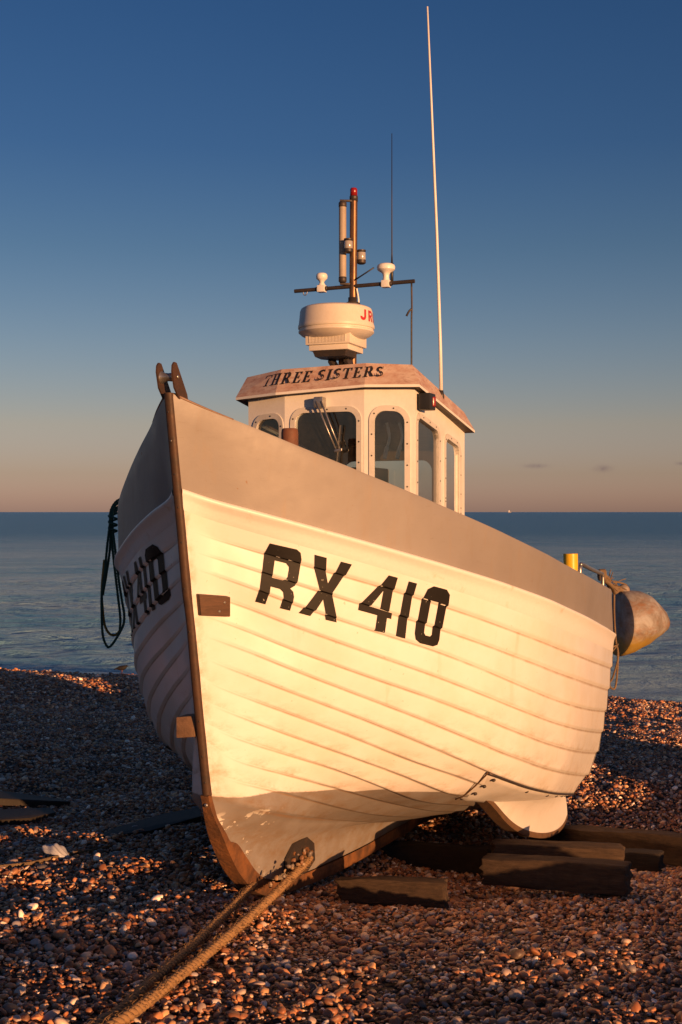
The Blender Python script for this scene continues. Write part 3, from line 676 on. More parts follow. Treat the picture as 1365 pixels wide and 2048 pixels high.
for b in(-.045,.05): MB().add(*box(W(1.99,b,.81),AFT*.11-UP*.06,PORT*.012,UP*.022+AFT*.01,.003)).build('bracket_arm',M['dkmetal'],rad,smooth=True,angle=40)
MB().add(*lathe(W(1.95,0.0,.80),[(.022,-.06),(.022,.09)],UP,14)).build('bracket_post',M['brass'],rad,angle=50)
M['logo']=mat('red_logo',(.45,.025,.03),.4)
def cylpt(a,z,r=.2095):
    # a degrees from straight ahead of the boat towards port
    q=math.radians(a); rr=r+(1.062-z)*.075*(-1)*-1*0
    rr=.2115-(z-1.056)*.10+.0015
    c=W(RC[0],RC[1],z); return c+fwd*rr*math.cos(q)+PORT*rr*math.sin(q)
def logo(ch,a0,da):
    Q=lambda x0,y0,x1,y1:[(x0,y0),(x1,y0),(x1,y1),(x0,y1)]
    def arcp(cx,cy,rx,ry,a0,a1,w,n=8):
        o=[]
        for k in range(n+1):
            a=math.radians(a0+(a1-a0)*k/n); o.append(((cx+rx*math.cos(a),cy+ry*math.sin(a)),(cx+(rx-w)*math.cos(a),cy+(ry-w)*math.sin(a))))
        return [[o[k][0],o[k+1][0],o[k+1][1],o[k][1]] for k in range(n)]
    st={'J':[Q(.60,.36,.88,1)]+arcp(.46,.36,.42,.36,-180,0,.26),'R':[Q(.05,0,.33,1),Q(.33,.80,.55,1),Q(.33,.40,.55,.58)]+arcp(.55,.70,.40,.30,-90,90,.20)+[[(.45,.40),(.72,.42),(1.0,0),(.70,0)]],'C':arcp(.5,.5,.46,.5,50,310,.26,14)}[ch]
    mb=MB()
    for j,p in enumerate(st): mb.add([cylpt(a0+da*(x-.12*(1-y)),1.058+.062*y)+0*UP for x,y in p],[tuple(range(len(p)))])
    mb.build('logo_letter',M['logo'],rad,smooth=False)
for i,ch in enumerate('JRC'): logo(ch,62+19*i,15)
# samson post, bow roller, stern rail
MB().add(*lathe(W(1.227,0,0),[(.044,-.35),(.044,.405),(.042,.422),(.036,.430),(.001,.431)],UP,28)).build('samson_post',wear('rusty_brown_post',(.19,.07,.035),(.11,.05,.03),9,.4,.65,.7,bump=.3),boat,angle=45)
roll=MB().add(*lathe(W(.0,0,.566),[(.027,-.032),(.019,-.018),(.017,0),(.019,.018),(.027,.032)],PORT,20)).build('bow_roller',M['steel'],boat,angle=60)
for b in(-.037,.037):
    o=[(-.035,.612),(-.022,.626),(-.004,.624),(.01,.605),(.085,.50),(.095,.47),(.06,.462),(.02,.475),(-.02,.52),(-.038,.585)]
    n=len(o); mb=MB(); mb.add([W(s,b-.004,z) for s,z in o]+[W(s,b+.004,z) for s,z in o],[tuple(range(n)),tuple(range(2*n-1,n-1,-1))]+[(k,(k+1)%n,n+(k+1)%n,n+k) for k in range(n)])
    mb.build('roller_cheek',M['bronze'],roll,smooth=False)
    MB().add(*lathe(W(0,b+.004,.566),[(.009,0),(.009,.005),(.004,.007)],PORT,8)).build('roller_pin',M['steel'],roll)
def sheer_at(t,inn=.03): return hull_base(-1.,np.array([t]),1)[0]-PORT*inn
P0=sheer_at(.485);P1=sheer_at(.70)
P=catmull([P0-UP*.03,P0+UP*.03,P0+UP*.052+AFT*.02,P0+UP*.058+AFT*.07,P1*.5+P0*.5+UP*.075,P1+UP*.095-AFT*.06,P1+UP*.085-AFT*.01,P1+UP*.05,P1-UP*.03],6)
MB().add(*tube(P,.0125,12)).build('stern_rail',M['steel'],boat)
M['yellow']=wear('yellow_pipe',(.80,.50,.02),(.66,.38,.02),8,.5,.75,.4,bump=.05)
yp=W(4.25,.86,0); MB().add(*tube([V(yp[0],yp[1],EYE-.80),V(yp[0]-.01,yp[1],EYE-.30)],.052,22)).build('yellow_post',M['yellow'],boat,angle=50)
# bilge keels with wooden shoes
M['shoe']=wood('worn_keel_timber',(.16,.085,.04),(.08,.045,.025),16,(3,1,1))
def hp(l,s,side):
    k=l+1; q=int(k); s0=S0[q]*(1-(k-q))+S0[q+1]*(k-q); t=np.array([(s-s0)/(BL-s0)]); return hull_base(l,t,side)[0],hull_normal(l,t,side)[0]
# bottom edge of the fin (s, z) at half-breadth .80
FIN=[(u,v) for u,v in [(957,1588),(966,1594),(978,1604),(992,1620),(1006,1637),(1022,1652),(1042,1664),(1062,1670),(1082,1672),(1100,1669),(1115,1661),(1125,1649),(1131,1634)]]
def fin_sz(u,v,b=.80):
    r=(u-682.5)/FPX; s=(r*(BZ0-b*ST)-BX0-b*CT)/(ST-r*CT); return s,(1024-v)/FPX*(BZ0+s*CT-b*ST)
FIN=[fin_sz(*q) for q in FIN]
def bilge(side):
    # moulded flange lying on the planking
    ls=np.r_[np.linspace(7.06,9.4,12)]; fr=[]
    for l in ls:
        sf=1.62+.06*(l-7.06)
        row=[]
        for f in np.linspace(0,1,30):
            s=sf+(5.02-sf)*f; p,n=hp(float(l),s,side); e=.024*min(1,f*30+.0)*(1. if l<9.3 else .2)*(1. if l>7.1 else .5)
            row.append(p+n*(e-.002 if f>0 else -.004))
        fr.append(row)
    mb=MB(); mb.add(np.concatenate(fr),grid_faces(len(ls),30)); fl=mb.build('bilge_flange',M['white'],boat,smooth=True,fixn=False,angle=60)
    if side<0: fl.data.flip_normals()
    P=[hp(7.05,1.62+(5.0-1.62)*f,side) for f in np.linspace(0,1,40)]; MB().add(*tube([p+n*.018 for p,n in P],[.007]*40,6)).build('sealant_bead',M['dkmetal'],fl)
    P=[hp(float(l),1.62+.06*(l-7.06),side) for l in np.linspace(7.06,9.3,16)]; MB().add(*tube([p+n*.012 for p,n in P],[.0045]*16,6)).build('sealant_bead',M['shoe'],fl)
    FS=catmull([V(s,0,z) for s,z in FIN],4); n=len(FS); rows=[]; sh=[]
    for s,_,zl in FS:
        g=smooth01((s-2.02)/.75); lr=8.75-1.28*g; li=9.35
        ro,no=hp(lr,s,side); ri,ni=hp(li,s,side)
        br=abs(float(np.dot(ro-W(s,0,-1.8),PORT))); zr=ro[2]-EYE; bi=min(abs(float(np.dot(ri-W(s,0,-1.8),PORT))),.70); zi=ri[2]-EYE
        zo=min(zr,zl+.4); row=[W(s,side*(br+.004),zr)] if True else []
        row=[ro+no*.012]
        for f in (.12,.28,.5,.75,.93,1.):
            row.append(W(s,side*(.815+(br-.815)*(1-f)**2.2),zr+(zl-zr)*f))
        row+= [W(s,side*.735,zl),W(s,side*(.735-.02),zl*.6+zi*.4),W(s,side*bi,zi+.03)]
        rows.append(row)
        sh.append([W(s,side*.733,zl+.03),W(s,side*.731,zl),W(s,side*.737,zl-.014),W(s,side*.812,zl-.014),W(s,side*.819,zl),W(s,side*.8175,zl+.022)])
    mb=MB(); m_=len(rows[0]); mb.add(np.concatenate(rows),grid_faces(n,m_)); mb.f+=[tuple(range(m_)),tuple((n-1)*m_+k for k in range(m_))[::-1]]; mb.m+=[0,0]
    o=mb.build('bilge_keel',M['white'],boat,smooth=True,angle=60)
    # the fin pads the shoe: push its edge along the local normal of the bottom line
    mb=MB(); mb.add(np.concatenate(sh),grid_faces(n,6)); mb.f+=[tuple(range(6)),tuple((n-1)*6+k for k in range(6))[::-1]]; mb.m+=[0,0]
    mb.build('rubbing_shoe',M['shoe'],o,smooth=True,angle=35)
    for l,s in [(7.30,1.72),(7.95,1.74),(8.55,1.78),(7.32,2.25),(7.32,2.75),(7.32,3.2),(7.32,3.62),(7.32,4.0),(7.32,4.35),(7.32,4.65)]:
        p,nn=hp(l,s,side); MB().add(*lathe(p+nn*.0225,[(.0105,-.006),(.0105,.002),(.006,.005)],nn,8)).build('bolt',M['dkmetal'],fl)
bilge(1); bilge(-1)
# ------------------------------------------------------------------ the beach
def ground(x,y):
    x=np.asarray(x,float); y=np.asarray(y,float)
    z=-.085*(y-5.6)-.05*(x+.4)
    z=np.where(y<3.2,-.085*(3.2-5.6)-.05*(x+.4)-.035*(y-3.2),z)                     # flatter shelf by the road
    z=z-.30*np.exp(-(((x-1.95)/1.25)**2+((y-8.7)/1.7)**2))                            # hollow scoured under the port bilge
    z=z-.15*np.exp(-(((x-.25)/.75)**2+((y-7.1)/1.15)**2))                            # hollow under the keel
    z=z+.030*np.sin(1.7*x+.6*y+.4)*np.sin(1.1*y-.5*x+1.)+.016*np.sin(4.1*x-2.2*y)*np.sin(3.3*y+1.3*x+.7)+.010*np.sin(8.3*x+3.9*y+2.)*np.sin(7.1*y-4.2*x)
    z=z+.30*np.exp(-(((x-2.75)/.5)**2+((y-4.2)/.42)**2))                            # unseen heap added at right to shade the timbers
    z=z+.38*np.exp(-(((x+.6)/1.5)**2+((y-16.2)/.7)**2))                              # hidden ridge added behind the boat to shade the left crest
    z=z+.42*np.exp(-(((x-4.9)/1.1)**2+((y-9.2)/.7)**2))                             # unseen heap added farther right, also to shade the far crest
    z=z+np.where(x>0,.15*np.exp(-((y-13.5)/2.8)**2),.0)*smooth01(x/1.5)+.09*np.exp(-((y-19.8)/1.8)**2)*(1-smooth01(x/1.5))  # humps added so the far beach falls into its own shade
    yc=22.5+.35*np.sin(x*.5)+.2*np.sin(x*1.3+1)
    z=np.where(y>yc,z-.20*(y-yc)-.0*y,z)
    return z
SEA=-2.75
xs=np.unique(np.r_[np.linspace(-400,-40,10),np.linspace(-40,-7,34),np.arange(-7,7.01,.09),np.linspace(7,40,34),np.linspace(40,400,10)])
ys=np.unique(np.r_[np.linspace(-60,-4,24),np.arange(-4,13,.09),np.arange(13,24,.16),np.linspace(24,34,20),np.linspace(34,46,4)])
X,Y=np.meshgrid(xs,ys); Z=ground(X,Y)-.006
Z=np.maximum(Z,-7)
M['beach']=mat('shingle_base',(.06,.04,.03),.8); t=NT(M['beach']); p=t.pos()
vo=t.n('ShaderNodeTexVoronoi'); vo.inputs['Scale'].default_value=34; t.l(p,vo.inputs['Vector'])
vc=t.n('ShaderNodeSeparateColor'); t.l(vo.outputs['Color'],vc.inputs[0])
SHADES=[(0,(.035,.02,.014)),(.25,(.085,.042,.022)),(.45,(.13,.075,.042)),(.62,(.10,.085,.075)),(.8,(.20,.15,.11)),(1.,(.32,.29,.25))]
t.color(t.mix(t.ramp(vo.outputs['Distance'],[(.2,0.),(.75,.85)]),t.ramp(vc.outputs[0],SHADES),(.02,.012,.008)))  # each stone cell gets darker towards its edges
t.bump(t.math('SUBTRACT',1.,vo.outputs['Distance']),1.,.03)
mb=MB(); me=bpy.data.meshes.new('shingle_beach')
nv=X.size; co=np.stack([X,Y,Z],-1).reshape(-1,3)
idx=np.arange(nv).reshape(X.shape); F=np.stack([idx[:-1,:-1],idx[:-1,1:],idx[1:,1:],idx[1:,:-1]],-1).reshape(-1,4)
def npmesh(name,co,F,m,smooth=True):
    me=bpy.data.meshes.new(name); k=F.shape[1]
    me.vertices.add(len(co)); me.vertices.foreach_set('co',co.astype(np.float32).ravel())
    me.loops.add(F.size); me.loops.foreach_set('vertex_index',F.astype(np.int32).ravel())
    me.polygons.add(len(F)); me.polygons.foreach_set('loop_start',np.arange(0,F.size,k,dtype=np.int32)); me.polygons.foreach_set('loop_total',np.full(len(F),k,np.int32))
    me.materials.append(m); me.polygons.foreach_set('use_smooth',np.full(len(F),smooth)); me.update(calc_edges=True)
    o=bpy.data.objects.new(name,me); C.objects.link(o); return o
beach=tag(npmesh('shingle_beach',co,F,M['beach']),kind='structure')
# pebbles: one uncountable mass
def ico(sub):
    bm=bmesh.new(); bmesh.ops.create_icosphere(bm,subdivisions=sub,radius=1.)
    v=np.array([tuple(q.co) for q in bm.verts]); f=np.array([[p.index for p in q.verts] for q in bm.faces]); bm.free(); return v,f
def rotm(a,b,c):
    ca,sa,cb,sb,cc,sc=np.cos(a),np.sin(a),np.cos(b),np.sin(b),np.cos(c),np.sin(c); n=len(a)
    R=np.zeros((n,3,3)); R[:,0,0]=ca*cb;R[:,0,1]=ca*sb*sc-sa*cc;R[:,0,2]=ca*sb*cc+sa*sc
    R[:,1,0]=sa*cb;R[:,1,1]=sa*sb*sc+ca*cc;R[:,1,2]=sa*sb*cc-ca*sc;R[:,2,0]=-sb;R[:,2,1]=cb*sc;R[:,2,2]=cb*cc
    return R
def variants(sub,k):
    v,f=ico(sub); out=[]
    for i in range(k):
        w=v*1.
        for _ in range(5):
            d=rng.normal(size=3); d/=np.linalg.norm(d); h=rng.uniform(.55,.85); s=w@d; w=w-np.outer(np.maximum(s-h,0)*.8,d)
        w=w*(1+.10*np.sin(v@rng.normal(size=3)*2.2+rng.uniform(0,6)))[:,None]
        out.append(w)
    return out,f
PAL=np.array([(.18,.075,.034),(.25,.115,.052),(.12,.055,.03),(.34,.20,.10),(.20,.16,.14),(.15,.14,.145),(.30,.25,.21),(.07,.048,.038),(.50,.45,.39),(.42,.29,.18),(.09,.085,.09)])
PW=np.array([.21,.18,.17,.09,.08,.045,.06,.09,.035,.05,.015]);PW=PW/PW.sum()
def scatter(name_parts,N,ylo,yhi,wide,sub,rmean,rsig,lift,k=10,edge=0.):
    # area-uniform in the wedge the beach shows, with a margin either side
    y=np.sqrt(rng.uniform(ylo**2,yhi**2,N)); x=rng.uniform(-1,1,N)*(y*.30+wide)
    if edge: x=np.sign(x)*(y*.30+wide+rng.uniform(0,edge,N))
    r=np.clip(rmean*np.exp(rng.normal(0,rsig,N)),.35*rmean,3.2*rmean)
    s=np.stack([r*rng.uniform(.95,1.35,N),r*rng.uniform(.75,1.05,N),r*rng.uniform(.35,.72,N)],1)
    R=rotm(rng.uniform(0,6.28,N),rng.normal(0,.38,N),rng.normal(0,.38,N))
    z=ground(x,y)+s[:,2]*rng.uniform(-.1,.75,N)+rng.uniform(0,1,N)**2*lift
    col=PAL[rng.choice(len(PAL),N,p=PW)]*rng.uniform(1.35,2.9,N)[:,None]*np.array([1.06,.96,.89])
    vs,f=variants(sub,k); which=rng.integers(0,k,N); nv=len(vs[0])
    name_parts.append((np.stack([x,y,z],1),s,R,col,which,vs,f))
parts=[]
scatter(parts,88000,3.0,8.6,.9,2,.0078,.50,.013)
scatter(parts,1500,3.0,9.0,.9,2,.017,.28,.010)
scatter(parts,105000,8.2,15.0,1.2,1,.0115,.38,.014)
scatter(parts,62000,14.5,23.2,1.5,1,.0200,.35,.016)
scatter(parts,52000,3.0,9.0,.88,1,.0105,.42,.014,10,1.5)
scatter(parts,26000,9.0,16.0,1.18,1,.014,.4,.014,10,1.5)
# stones caught in the rope where it leaves the towing eye
cl=[]
for i in range(20):
    f=rng.uniform(-.02,.24); c=W(1.28,.085,-1.79)*(1-f)+V(-.794,3.95,.145)*f+rng.normal(0,.017,3)+V(.0,-.02,.03*(1-f)); cl.append(c)
cl=np.array(cl); N=len(cl)
vs,f=variants(2,6); r=rng.uniform(.008,.015,N)
parts.append((cl,np.stack([r*1.2,r,r*.75],1),rotm(*rng.uniform(0,6,(3,N))),PAL[rng.choice([1,3,4,6,9],N)]*.8,rng.integers(0,6,N),vs,f))
VC=[];VF=[];VK=[];off=0
for c,s,R,col,wh,vs,f in parts:
    nv=len(vs[0]); B=np.array(vs)[wh]*s[:,None,:]; P=np.einsum('nij,nvj->nvi',R,B)+c[:,None,:]
    VC.append(P.reshape(-1,3)); VK.append(np.repeat(col,nv,axis=0))
    VF.append((f[None]+(np.arange(len(c))*nv)[:,None,None]+off).reshape(-1,3)); off+=len(c)*nv
M['pebble']=mat('flint_pebbles',(.2,.12,.07),.55); t=NT(M['pebble']); p=t.pos()
c=t.attrc('stone'); c=t.mix(t.math('MULTIPLY',t.ramp(t.noise(p,90,4,.6),[(.45,0.),(.7,1.)]),.35),c,(.30,.22,.15),'MIX'); t.color(c)
t.rough(t.math('ADD',t.math('MULTIPLY',t.noise(p,30,2),.3),.36))
peb=npmesh('shingle_pebbles',np.concatenate(VC),np.concatenate(VF),M['pebble'])
a=peb.data.attributes.new('stone','FLOAT_COLOR','POINT'); k4=np.concatenate(VK); a.data.foreach_set('color',np.c_[k4,np.ones(len(k4))].astype(np.float32).ravel())
tag(peb,kind='stuff')
# ------------------------------------------------------------------ sea
M['sea']=mat('sea_water',(.02,.055,.105),.30); t=NT(M['sea']); M['sea'].node_tree.nodes['Principled BSDF'].inputs['IOR'].default_value=1.33
p=t.pos()
h=t.math('ADD',t.math('MULTIPLY',t.noise(t.mapping(p,(.55,1.,1)),.9,5,.62,.5),1.),t.math('MULTIPLY',t.noise(t.mapping(p,(.7,1.,1)),4.,4,.65,.4),.28))
h=t.math('ADD',h,t.math('MULTIPLY',t.noise(t.mapping(p,(.35,1,1)),.12,4,.6,.6),2.0)); t.bump(h,1.,.8)
ys_=t.n('ShaderNodeSeparateXYZ'); t.l(p,ys_.inputs[0])
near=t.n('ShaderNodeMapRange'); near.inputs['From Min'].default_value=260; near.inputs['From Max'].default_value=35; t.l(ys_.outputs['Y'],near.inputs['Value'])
sky_sheen=t.math('MULTIPLY',t.ramp(t.noise(t.mapping(p,(.45,1,1)),.075,6,.62,1.2),[(.36,0.),(.64,1.)]),near.outputs[0])
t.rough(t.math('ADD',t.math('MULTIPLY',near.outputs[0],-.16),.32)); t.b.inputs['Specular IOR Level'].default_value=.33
t.color(t.mix(sky_sheen,(.085,.285,.47),(.42,.60,.68)))  # pale patches near shore put reflected sky into the water colour
sx=np.unique(np.r_[np.linspace(-60000,-3000,8),np.linspace(-3000,-60,14),np.arange(-42,42.1,.32),np.linspace(60,3000,14),np.linspace(3000,60000,8)])
sy=np.unique(np.r_[np.arange(26,70,.17),np.arange(70,150,.45),np.linspace(150,1500,40),np.linspace(1500,70000,14)])
X2,Y2=np.meshgrid(sx,sy); Z2=np.full(X2.shape,SEA,float)
amp=np.clip((150-Y2)/90,0,1)*np.clip((46-np.abs(X2))/8,0,1); pat=.55+.45*np.sin(.11*X2+.19*Y2+1.)*np.sin(.17*Y2-.07*X2)
for _ in range(26):                                              # wind ripples and a low swell running in
    lam=rng.uniform(.7,3.2); th_=rng.normal(1.57,.55); k_=2*math.pi/lam; ph=k_*(np.cos(th_)*X2+np.sin(th_)*Y2)+rng.uniform(0,6.28)
    Z2+=amp*pat*.0075*lam**.8*np.sin(ph+.6*np.sin(.23*X2+.31*Y2))
Z2+=amp*.03*np.sin(.9*Y2+.10*X2+.8*np.sin(.2*X2))
n2=np.arange(X2.size).reshape(X2.shape)
F2=np.stack([n2[:-1,:-1],n2[:-1,1:],n2[1:,1:],n2[1:,:-1]],-1).reshape(-1,4)
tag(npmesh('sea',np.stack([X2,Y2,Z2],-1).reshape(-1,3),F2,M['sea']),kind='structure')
# ------------------------------------------------------------------ ropes, buoy, timbers and small things
def at(u,v,y): return V((u-682.5)/FPX*y,y,(1024-v)/FPX*y+EYE)
def gp(u,v):
    y=3.0
    for _ in range(4000):
        if at(u,v,y)[2]<=float(ground((u-682.5)/FPX*y,y)): break
        y+=.005
    return at(u,v,y)
M['hawser']=wear('tan_hawser',(.34,.20,.09),(.22,.13,.06),20,.45,.7,.9,bump=.6,fine=160)
E1=at(230,2048,3.75); E2=at(200,2048,3.75)
def gpath(P): 
    return [V(p[0],p[1],float(ground(p[0],p[1]))+.055) for p in P]
s1=W(1.28,.085,-1.79); s2=W(1.28,-.085,-1.79)
tail=gpath([(-1.0,3.2),(-1.32,2.3),(-1.75,1.0)])
def sag(a,b,n,d): return [a*(1-f)+b*f-UP*d*4*f*(1-f) for f in np.linspace(0,1,n)]
pa=catmull([W(1.24,.07,-1.765)]+sag(s1,E1,6,.035)+[q+V(.025,0,0) for q in tail],10)
pb=catmull([W(1.24,-.07,-1.765)]+sag(s2,E2,6,.035)+[q-V(.025,0,0) for q in tail],10)
tow1=o=rope(pa,.0205,3,.095,.015,7).build('tow_rope',M['hawser'],loc=s1); tag(o,'thick tan tow rope on the right, leading from the plate with stones caught in it','rope','tow ropes at the bow')
tow2=o=rope(pb,.0185,3,.088,.015,7).build('tow_rope',M['hawser'],loc=s2); tag(o,'thinner tan tow rope on the left, coming out from behind the rusty keel','rope','tow ropes at the bow')
def fibres(P,R,n,root):
    P=resample(P,.01); mb=MB()
    for _ in range(n):
        i=int(rng.integers(0,len(P)-1)); d=nrm(P[min(i+3,len(P)-1)]-P[max(i-3,0)]); a=nrm(np.cross(d,rng.normal(size=3))); l=rng.uniform(.012,.035)
        b0=P[i]+a*R*.9; mb.add(*tube([b0,b0+a*l*.35+d*l*.4*rng.choice([-1,1]),b0+a*l*.45+d*l*rng.choice([-1,1])],[.0012,.0009,.0005],3,False))
    o=mb.build('fibre_fuzz',M['hawser'],root); o['kind']='stuff'
for o_,P_,R_ in ((tow1,pa,.0205),(tow2,pb,.0185)): fibres(P_,R_,1400,o_)
# coil hung on the starboard bulwark
M['teal']=wear('dark_teal_rope',(.012,.075,.062),(.010,.04,.036),20,.4,.7,.8,bump=.5,fine=200)
M['ochre']=wear('ochre_rope',(.22,.15,.03),(.14,.10,.03),20,.4,.7,.8,bump=.5,fine=200)
yr=6.45
def px(L): return catmull([at(u,v,yr+d) for u,v,d in L],8)
coil=empty('rope_coil',at(226,1000,yr),'dark green rope coil looped over the starboard bulwark','rope coil')
rope(px([(246,996,.0),(232,1004,0),(222,1022,.0),(220,1050,0),(214,1100,0),(210,1150,.01),(204,1190,0),(204,1230,0),(206,1270,0),(214,1292,0),(222,1292,0),(236,1272,.0),(247,1250,.0),(249,1230,0),(245,1205,0),(238,1160,0),(231,1100,.0),(225,1050,.0),(226,1022,0),(234,1008,.02),(248,1002,.02)]),.0072,3,.045).build('rope_loop',M['teal'],coil)
rope(px([(250,1010,.05),(236,1014,.03),(226,1030,.02),(222,1075,.02),(219,1110,.02),(213,1150,.02),(206,1190,.02)]),.0072,3,.045).build('rope_loop',M['teal'],coil)
rope(px([(209,1120,.02),(204,1180,.02),(206,1220,.02),(210,1250,.02),(219,1267,.02),(231,1270,.02),(240,1262,.02)]),.0072,3,.045).build('ochre_strand',M['ochre'],coil)
rope(px([(240,1262,.02),(241,1235,.02),(236,1190,.02),(229,1130,.02),(224,1080,.02),(223,1040,.02),(236,1018,.05)]),.0072,3,.045).build('rope_loop',M['teal'],coil)
P=catmull([at(226+8*math.cos(a),1026+a*1.9,yr+.02*math.sin(a)) for a in np.linspace(0,22,60)],2); MB().add(*tube(P,.006,6)).build('whipping',M['teal'],coil)
# buoy hung at the stern
M['buoy']=None
def buoym():
    m=mat('grimy_buoy_plastic',(.20,.17,.14),.6); t=NT(m); p=t.pos(); nz=t.n('ShaderNodeNewGeometry')
    obj=t.n('ShaderNodeTexCoord').outputs['Object']; sx_=t.n('ShaderNodeSeparateXYZ'); t.l(obj,sx_.inputs[0])
    base=t.mix(t.ramp(t.noise(p,5,6,.75,.8),[(.38,0.),(.62,1.)]),(.17,.13,.10),(.34,.33,.32))
    base=t.mix(t.math('MULTIPLY',t.ramp(t.noise(t.mapping(p,(1,1,2.5)),6,5,.7),[(.48,0.),(.66,1.)]),.7),base,(.24,.115,.05))
    yel=t.math('ADD',t.math('MULTIPLY',sx_.outputs['Z'],-1.),t.math('MULTIPLY',t.noise(p,9,4),.12))
    base=t.mix(t.ramp(yel,[(.11,0.),(.22,.9)]),base,(.34,.22,.03)); t.color(base); t.bump(t.noise(p,10,5),.4,.02); return m
M['buoy']=buoym()
yb=9.75; bc=at(1238,1246,yb); ax=nrm(V(1,.25,-.06))
prof=[(.001,-.012),(.19,-.012),(.262,-.004),(.270,.01),(.266,.05),(.258,.11),(.238,.18),(.203,.255),(.155,.325),(.103,.385),(.055,.428),(.022,.452),(.001,.458)]
buoy=MB().add(*lathe(bc,prof,ax,40)).build('buoy',M['buoy'],loc=bc,smooth=True,angle=50)
for q in buoy.data.vertices:
    c=np.array(q.co); h=float(np.dot(c,ax)); f=math.sin(math.pi*min(max(h/.458,0),1)); 
    if c[2]<0: c[2]*=1-.09*f
    else: c[2]*=1+.06*f
    c=c*(1+.022*math.sin(11*c[0]+7*c[2]+2)+.018*math.sin(17*c[2]-9*c[1])+.012*math.sin(31*c[0]+23*c[1]))
    c[2]+=-.10*h*0+.02*f; q.co=c
tag(buoy,'grimy cone-shaped buoy with a yellow underside hanging off the stern','buoy')
eye=bc+UP*.24+ax*.04
MB().add(*lathe(eye+UP*.03-V(0,.02,0),[(.02,-.02),(.045,-.012),(.048,.012),(.02,.02)],V(.3,1,.2),18)).build('buoy_lug',M['buoy'],buoy)
M['twine']=wear('frayed_tan_twine',(.22,.15,.085),(.14,.09,.05),20,.4,.7,.9,bump=.4,fine=200)
lash=empty('buoy_lashing',at(1210,1160,9.2),'frayed tan rope lashing the buoy to the stern rail','rope')
a0=at(1206,1150,8.0); 
for k in range(3):
    j=rng.normal(0,.012,(4,3)); rope(catmull([a0+V(0,0,-.01*k)+j[0],at(1214+3*k,1163+4*k,8.6)+j[1],at(1222+4*k,1172+6*k,9.45)+j[2],eye+V(-.02*k,0,.03)+j[3]],8),.016,3,.08).build('lashing_strand',M['twine'],lash)
for k in range(4):
    cc=a0+V(.012*k-.02,.01*k,0); P=[cc+V(.0,.03*math.cos(a),.03*math.sin(a)) for a in np.linspace(0,6.5,14)]; MB().add(*tube(P,.011,7)).build('lashing_turn',M['twine'],lash)
for k in range(16):
    b0=at(1216+rng.uniform(-4,10),1164+rng.uniform(-6,10),8.7); d=V(rng.uniform(-.02,.12),rng.normal(0,.03),rng.uniform(-.05,.09)); MB().add(*tube(catmull([b0,b0+d*.5+V(0,0,.01),b0+d],4),[.0035]*8+[.0015],5)).build('frayed_end',M['twine'],lash)
rope(catmull([at(1229,1180,9.5),at(1229,1230,9.5),at(1232,1280,9.5),at(1236,1300,9.5),at(1236,1320,9.5),at(1226,1355,9.5),at(1220,1365,9.5),at(1221,1374,9.5),at(1229,1378,9.5),at(1233,1365,9.5),at(1236,1330,9.5),at(1236,1300,9.5)],8),.008,3,.05).build('hanging_loop',M['twine'],lash)
rope(catmull([at(1216,1298,9.35),at(1226,1294,9.42),at(1236,1290,9.5)],8),.007,3,.04).build('lashing_strand',M['twine'],lash)
rope(catmull([at(1218,1310,9.35),at(1228,1300,9.42),at(1237,1288,9.5)],8),.005,3,.03).build('lashing_strand',M['twine'],lash)
# baulks of timber under and beside the keel
TM=[wood('timber_brown',(.034,.020,.012),(.085,.053,.032),8,(1.5,9,9),.9,.9),wood('timber_dark',(.02,.014,.010),(.04,.028,.02),8,(1.5,9,9),.9,.9)]
def timber(a,b,h,d,label,m,tilt=0.):
    """a, b: front top edge ends; h height, d depth away from the viewer"""
    L=b-a; ax_=nrm(L); n=nrm(np.cross(UP,ax_)); up=nrm(np.cross(ax_,n)); c=(a+b)/2-up*h/2+n*d/2
    mb=MB(); bm=bmesh.new(); v,f=box(V(0,0,0),V(np.linalg.norm(L)/2,0,0),V(0,d/2,0),V(0,0,h/2),.012)
    vv=[bm.verts.new(q) for q in v]; 
    for q in f: bm.faces.new([vv[i] for i in q])
    for x in np.arange(-np.linalg.norm(L)/2+.05,np.linalg.norm(L)/2-.03,.06):
        bmesh.ops.bisect_plane(bm,geom=list(bm.verts)+list(bm.edges)+list(bm.faces),plane_co=(x,0,0),plane_no=(1,0,0))
    for pl in((0,1,0),(0,0,1)):
        for x in (-.04,-.02,0.,.02,.04): bmesh.ops.bisect_plane(bm,geom=list(bm.verts)+list(bm.edges)+list(bm.faces),plane_co=tuple(x*q for q in pl),plane_no=pl)
    seed=a[0]*7.3
    for q in bm.verts:
        v=Vector((q.co.x*2.2+seed,q.co.y*9,q.co.z*9)); w=Vector((q.co.x*9+seed,q.co.y*34,q.co.z*34))
        n1=mnoise.noise_vector(v)*.016+mnoise.noise_vector(w)*.007
        e=max(0,abs(q.co.x)-np.linalg.norm(L)/2+.03)/.03                      # worn, splintered ends
        q.co+=Vector((n1.x*1.2+e*mnoise.noise(w*1.7)*.03,n1.y,n1.z))
    me=bpy.data.meshes.new('timber_baulk'); bm.to_mesh(me); bm.free(); me.materials.append(m)
    me.polygons.foreach_set('use_smooth',[True]*len(me.polygons)); me.set_sharp_from_angle(angle=.7)
    o=bpy.data.objects.new('timber_baulk',me); C.objects.link(o)
    R=Matrix((ax_,n,up)).transposed(); o.matrix_world=Matrix.Translation(Vector(c))@R.to_4x4()
    return tag(o,label,'timber','old timbers lying on the shingle')
timber(at(962,1716,6.42),at(1252,1735,6.10),.15,.11,'frontmost timber baulk at right, below the bilge keel, with its squared end showing',TM[0])
timber(at(985,1690,6.95),at(1246,1697,6.85),.14,.12,'timber baulk just behind the frontmost one at right, its top catching the light',TM[0])
